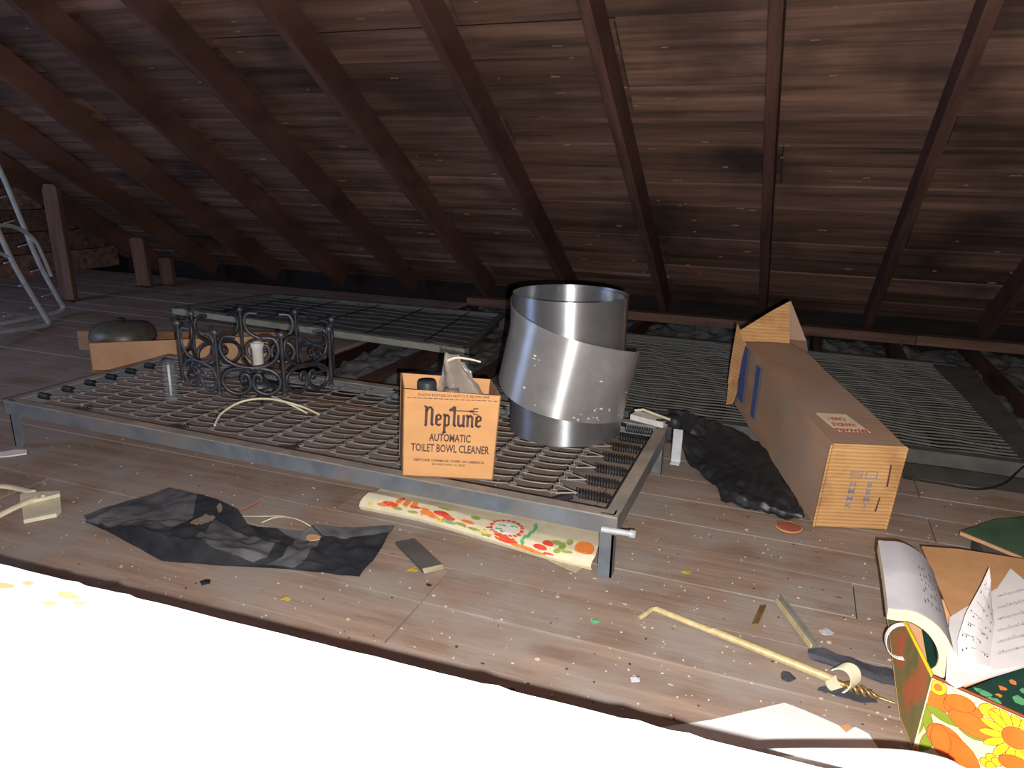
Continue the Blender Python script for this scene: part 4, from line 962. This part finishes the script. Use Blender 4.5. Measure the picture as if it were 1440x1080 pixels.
bo['_b'] = tuple(bo.location); b.build('cover_print', ['print_orange', 'print_teal'], bo)
sheetpoly('folder', ((1296, 768), (1350, 772), (1452, 788), (1470, 870), (1340, 872), (1310, 800)), HB+.003, .003, 'tan_card', 'tan folder lying behind the music sheets', 'folder')
sheetpoly('teal_card', ((1425, 826), (1460, 790), (1475, 850), (1446, 850)), HB+.0045, .001, 'print_teal', 'teal card corner beneath the music sheet at the right edge', 'card')
lower = sheetpoly('paper_sheet', ((1335, 868), (1400, 828), (1470, 815), (1480, 925), (1345, 966), (1330, 955)), HB+.006, .0025, 'paper_white', 'blank white sheet under the printed music sheets', 'paper', 'loose papers on the floral box')
ms = [at(u, v, HB+.009) for u, v in ((1395, 838), (1421, 799), (1475, 845), (1470, 930), (1385, 945), (1392, 890))]
mo = thing('music_sheet', ms[0], 'flat printed music sheet lying at the right edge on the floral box', 'paper', 'loose papers on the floral box')
MB().prism(ms, (0, 0, -.0012)).build('page', 'paper_white', mo)
b = MB(); rr2 = random.Random(9)
for k in range(6):
    a = at(1402, 838+k*16, HB+.0094); c_ = at(1462, 822+k*16, HB+.0094)
    for m_ in range(4): o_ = V((0, -.0016*m_, 0)); b.add([a+o_, c_+o_, c_+o_+V((0, .0004, 0)), a+o_+V((0, .0004, 0))], [(0, 1, 2, 3)])
    for m_ in range(9):
        p_ = a.lerp(c_, rr2.uniform(.05, .95))+V((0, rr2.uniform(-.006, .003), .0001)); b.add([p_, p_+V((.0016, 0, 0)), p_+V((.0016, .0014, 0)), p_+V((0, .0014, 0))], [(0, 1, 2, 3)])
        b.add([p_, p_+V((.0004, 0, 0)), p_+V((.0004, .005, 0)), p_+V((0, .005, 0))], [(0, 1, 2, 3)])
b.build('staves', 'ink_grey', mo)
# page curling up
e1 = [at(1348, 938, HB+.010), at(1346, 900, HB+.022), at(1358, 862, HB+.036), at(1380, 822, HB+.050), at(1391, 798, HB+.062)]
e2 = [at(1392, 938, HB+.012), at(1394, 905, HB+.012), at(1398, 880, HB+.014), at(1396, 862, HB+.016), at(1393, 842, HB+.030)]
fnp = loft([e1, [a.lerp(c_, .5)+V((0, 0, .006)) for a, c_ in zip(e1, e2)], e2])
cu = thing('music_sheet', e2[0], 'curled music page standing up between the thick pad and the flat music sheet', 'paper', 'loose papers on the floral box')
MB().grid(lambda s_, t_: fnp(s_, t_), 20, 12, thick=.0006).build('page', 'paper_white', cu)
b = MB()
def cl_(s_, t_): 
    e = .01; n1 = (fnp(min(s_+e, 1), t_)-fnp(max(s_-e, 0), t_)).cross(fnp(s_, min(t_+e, 1))-fnp(s_, max(0, t_-e))).normalized()
    if n1.dot(CAM-fnp(s_, t_)) < 0: n1 = -n1
    return fnp(s_, t_)+n1*.0012
for k in range(7):
    s1 = .14+k*.12
    for m_ in range(5):
        v_, f_ = disc2(cl_, s1+rr2.uniform(-.02, .02), rr2.uniform(.12, .9), .013, .018, 0, 7, 0, 1); b.add(v_, f_)
        v_, f_ = disc2(cl_, s1+.02, rr2.uniform(.2, .85), .003, .10, 0, 6, 0, 1); b.add(v_, f_)
b.build('staves', 'ink_grey', cu)
# thick pad bent over the box edge
sec = [(1322, 955), (1336, 944), (1341, 925), (1336, 905), (1322, 884), (1303, 869), (1283, 860), (1262, 858), (1249, 856)]
yn = 1.165
near = spline([aty(u, v, yn) for u, v in sec], 4)
far_ = [p_+V((0, .205, .018+.0*i)) for i, p_ in enumerate(near)]
fnb = loft([near, [a.lerp(c_, .5)+V((0, 0, .004)) for a, c_ in zip(near, far_)], far_])
pad = thing('writing_pad', near[0], 'thick cream-edged pad of paper curling over the left side of the floral box', 'pad')
MB().grid(lambda s_, t_: fnb(s_, t_), 40, 10, thick=-.020).build('page_block', ['paper_edge'], pad)
def padtop(s_, t_):
    e = .01; p_ = fnb(s_, t_); n1 = (fnb(min(s_+e, 1), t_)-fnb(max(s_-e, 0), t_)).cross(fnb(s_, min(t_+e, 1))-fnb(s_, max(0, t_-e))).normalized()
    return p_-n1*.0016
def padbot(s_, t_):
    e = .01; p_ = fnb(s_, t_); n1 = (fnb(min(s_+e, 1), t_)-fnb(max(s_-e, 0), t_)).cross(fnb(s_, min(t_+e, 1))-fnb(s_, max(0, t_-e))).normalized()
    return p_+n1*.0215
MB().grid(lambda s_, t_: padtop(.0+s_, t_), 40, 10).build('top_page', 'paper_grey', pad)
MB().grid(padbot, 40, 10).build('back_cover', 'deep_green', pad)
b = MB()
for k in range(6):
    for m_ in range(5):
        v_, f_ = disc2(lambda a1, c1: padtop(a1, c1)+(padtop(a1, c1)-fnb(a1, c1))*.5, .50+k*.035+rr2.uniform(-.008, .008), .22+m_*.12+rr2.uniform(-.03, .03), .007, .028, 0, 7, .3, 1); b.add(v_, f_)
b.build('handwriting', 'ink_grey', pad)
# white paper band and green board
cc_ = at(1262, 905, .05)
def band(s_, t_):
    a1 = math.radians(95)+s_*math.radians(190); return V((FL.x-.004, .0, 0))*0+aty(1269, 902, 1.2)+V((math.cos(a1)*.024, 0, math.sin(a1)*.031))+V((-.1, .5, 0))*((t_-.5)*.016)
tag(MB().grid(band, 24, 2, thick=.001).build('paper_band', 'paper_white', base=aty(1269, 902, 1.2)), 'white paper loop sticking out from the left side of the floral box', 'paper')
g_ = [at(u, v, .05) for u, v in ((1350, 747), (1400, 730), (1500, 722), (1520, 800), (1440, 784))]
t = thing('green_board', up3(g_[0], 0), 'dark green painted board with a tan edge near the right edge of the floor', 'board')
MB().prism(g_, (0, 0, -.005)).build('board_face', 'green_board', t)
MB().frame(g_[0]-V((0, 0, .007)), g_[4]-g_[0], V((0, -.006, 0)), (0, 0, .008)).build('board_edge', 'dim_card', t)
MB().box(V((.47, 1.75, .002)), V((.62, 1.87, .044))).build('board_block', 'dark_card', t)

# white paper in front, and the pale lid rim at the very bottom
wp = [at(u, v, .006) for u, v in ((920, 1024), (1000, 1012), (1103, 988), (1130, 998), (1180, 1020), (1191, 1026), (1203, 1022), (1222, 1032), (1234, 1050), (1241, 1062), (1220, 1110), (900, 1110))]
t = thing('paper_sheet', wp[2], 'large blank white sheet with a torn peak on the floor beyond the hatch edge', 'paper')
MB().prism(wp, (0, 0, -.002)).build('page', 'paper_white', t)
MB().prism([at(u, v, .0068) for u, v in ((1180, 1021), (1192, 1018), (1199, 1024), (1190, 1030))], (0, 0, .001)).build('brown_tear', 'tan_card', t)
rim = [at(u, v, .30) for u, v in ((1052, 1061), (1090, 1058.5), (1180, 1058), (1270, 1060), (1330, 1072), (1352, 1085))]
t = thing('plastic_tub', rim[2]+V((0, -.1, -.30)), 'pale plastic tub with a smooth white rim at the bottom edge beside the hatch panel', 'tub')
MB().prism(rim+[V((rim[-1].x, .40, .30)), V((rim[0].x+.02, .40, .30))], (0, 0, -.006)).build('tub_top', 'hatch_white', t)
MB().tube(spline(rim, 4), .004, 6).build('tub_rim', 'white_ceramic', t)
MB().box((rim[0].x+.03, .42, .004), (rim[-1].x-.03, .55, .294)).build('tub_body', 'hatch_edge', t)

# ------------------------------------------------------------------ litter on the floor
for (u, v, r, mt, lab, nm) in ((402, 842, .010, 'yellow_scrap', 'yellow curled leaf scrap on the floor below the black felt', 'leaf_scrap'),
                              (580, 801, .012, 'yellow_scrap', 'yellow leaf scrap beside the dark folded card', 'leaf_scrap'),
                              (966, 805, .012, 'yellow_scrap', 'yellowish leaf scrap on the bare floor right of the near bed leg', 'leaf_scrap'),
                              (288, 819, .012, 'spring_dark', 'black torn chip with a pale rim below the left part of the black felt', 'felt_chip'),
                              (603, 823, .006, 'spring_dark', 'small dark lump on the floor below the folded card', 'felt_chip'),
                              (1108, 952, .013, 'grey_cloth', 'dark grey rag chip on the floor in front of the curtain rod', 'rag_chip'),
                              (1160, 888, .013, 'paper_grey', 'round translucent plastic chip on the floor right of the track piece', 'plastic_chip'),
                              (894, 955, .011, 'paper_grey', 'pale chip on the floor just beyond the hatch edge', 'paint_chip'),
                              (837, 874, .009, 'print_teal', 'green smear chip on the floor left of the rod hook', 'paint_chip')):
    c_ = at(u, v, .0025); q_ = []
    for j in range(9):
        a = j*2*math.pi/9; q_.append(c_+V((math.cos(a)*r*random.uniform(.6, 1.3), math.sin(a)*r*random.uniform(.5, 1.1), random.uniform(0, .003))))
    b = MB(); b.add([c_+V((0, 0, .004))]+q_+[p_-V((0, 0, .002)) for p_ in q_], [(0, 1+i, 1+(i+1) % 9) for i in range(9)]+[(1+i, 10+i, 10+(i+1) % 9, 1+(i+1) % 9) for i in range(9)])
    tag(b.build(nm, mt, base=c_), lab, 'scrap')
def litter(name, mt, n, rmin, rmax, seed, lab, box):
    r_ = random.Random(seed); b = MB()
    for i in range(n):
        u, v = r_.uniform(*box[0]), r_.uniform(*box[1]); p_ = at(u, v, .0022)
        if p_.y > 2.2 or p_.y < .7 or p_.x < -2.6 or p_.x > 1: continue
        r = r_.uniform(rmin, rmax)*(1 if r_.random() < .85 else 1.9); a0 = r_.uniform(0, 6); k_ = r_.choice([4, 5, 6]); el = r_.uniform(.3, 1)
        top = [p_+V((math.cos(a0+j*2*math.pi/k_)*r*r_.uniform(.6, 1.2), math.sin(a0+j*2*math.pi/k_)*r*el, r_.uniform(.0, .0012))) for j in range(k_)]
        b.add(top+[q2-V((0, 0, .0015)) for q2 in top], [tuple(range(k_))]+[(j, j+k_, (j+1) % k_+k_, (j+1) % k_) for j in range(k_)])
    return tag(b.build(name, mt), lab, 'debris', kind='stuff')
litter('paint_flakes', 'flake_white', 800, .0008, .0030, 3, 'tiny pale paint flakes and crumbs strewn over the floorboards', ((0, 1440), (600, 1060)))
litter('dirt_crumbs', 'joist_wood', 200, .0008, .0026, 5, 'tiny dark dirt crumbs strewn over the floorboards', ((0, 1440), (640, 1060)))
for o in bpy.data.objects:
    if '_b' in o: del o['_b']
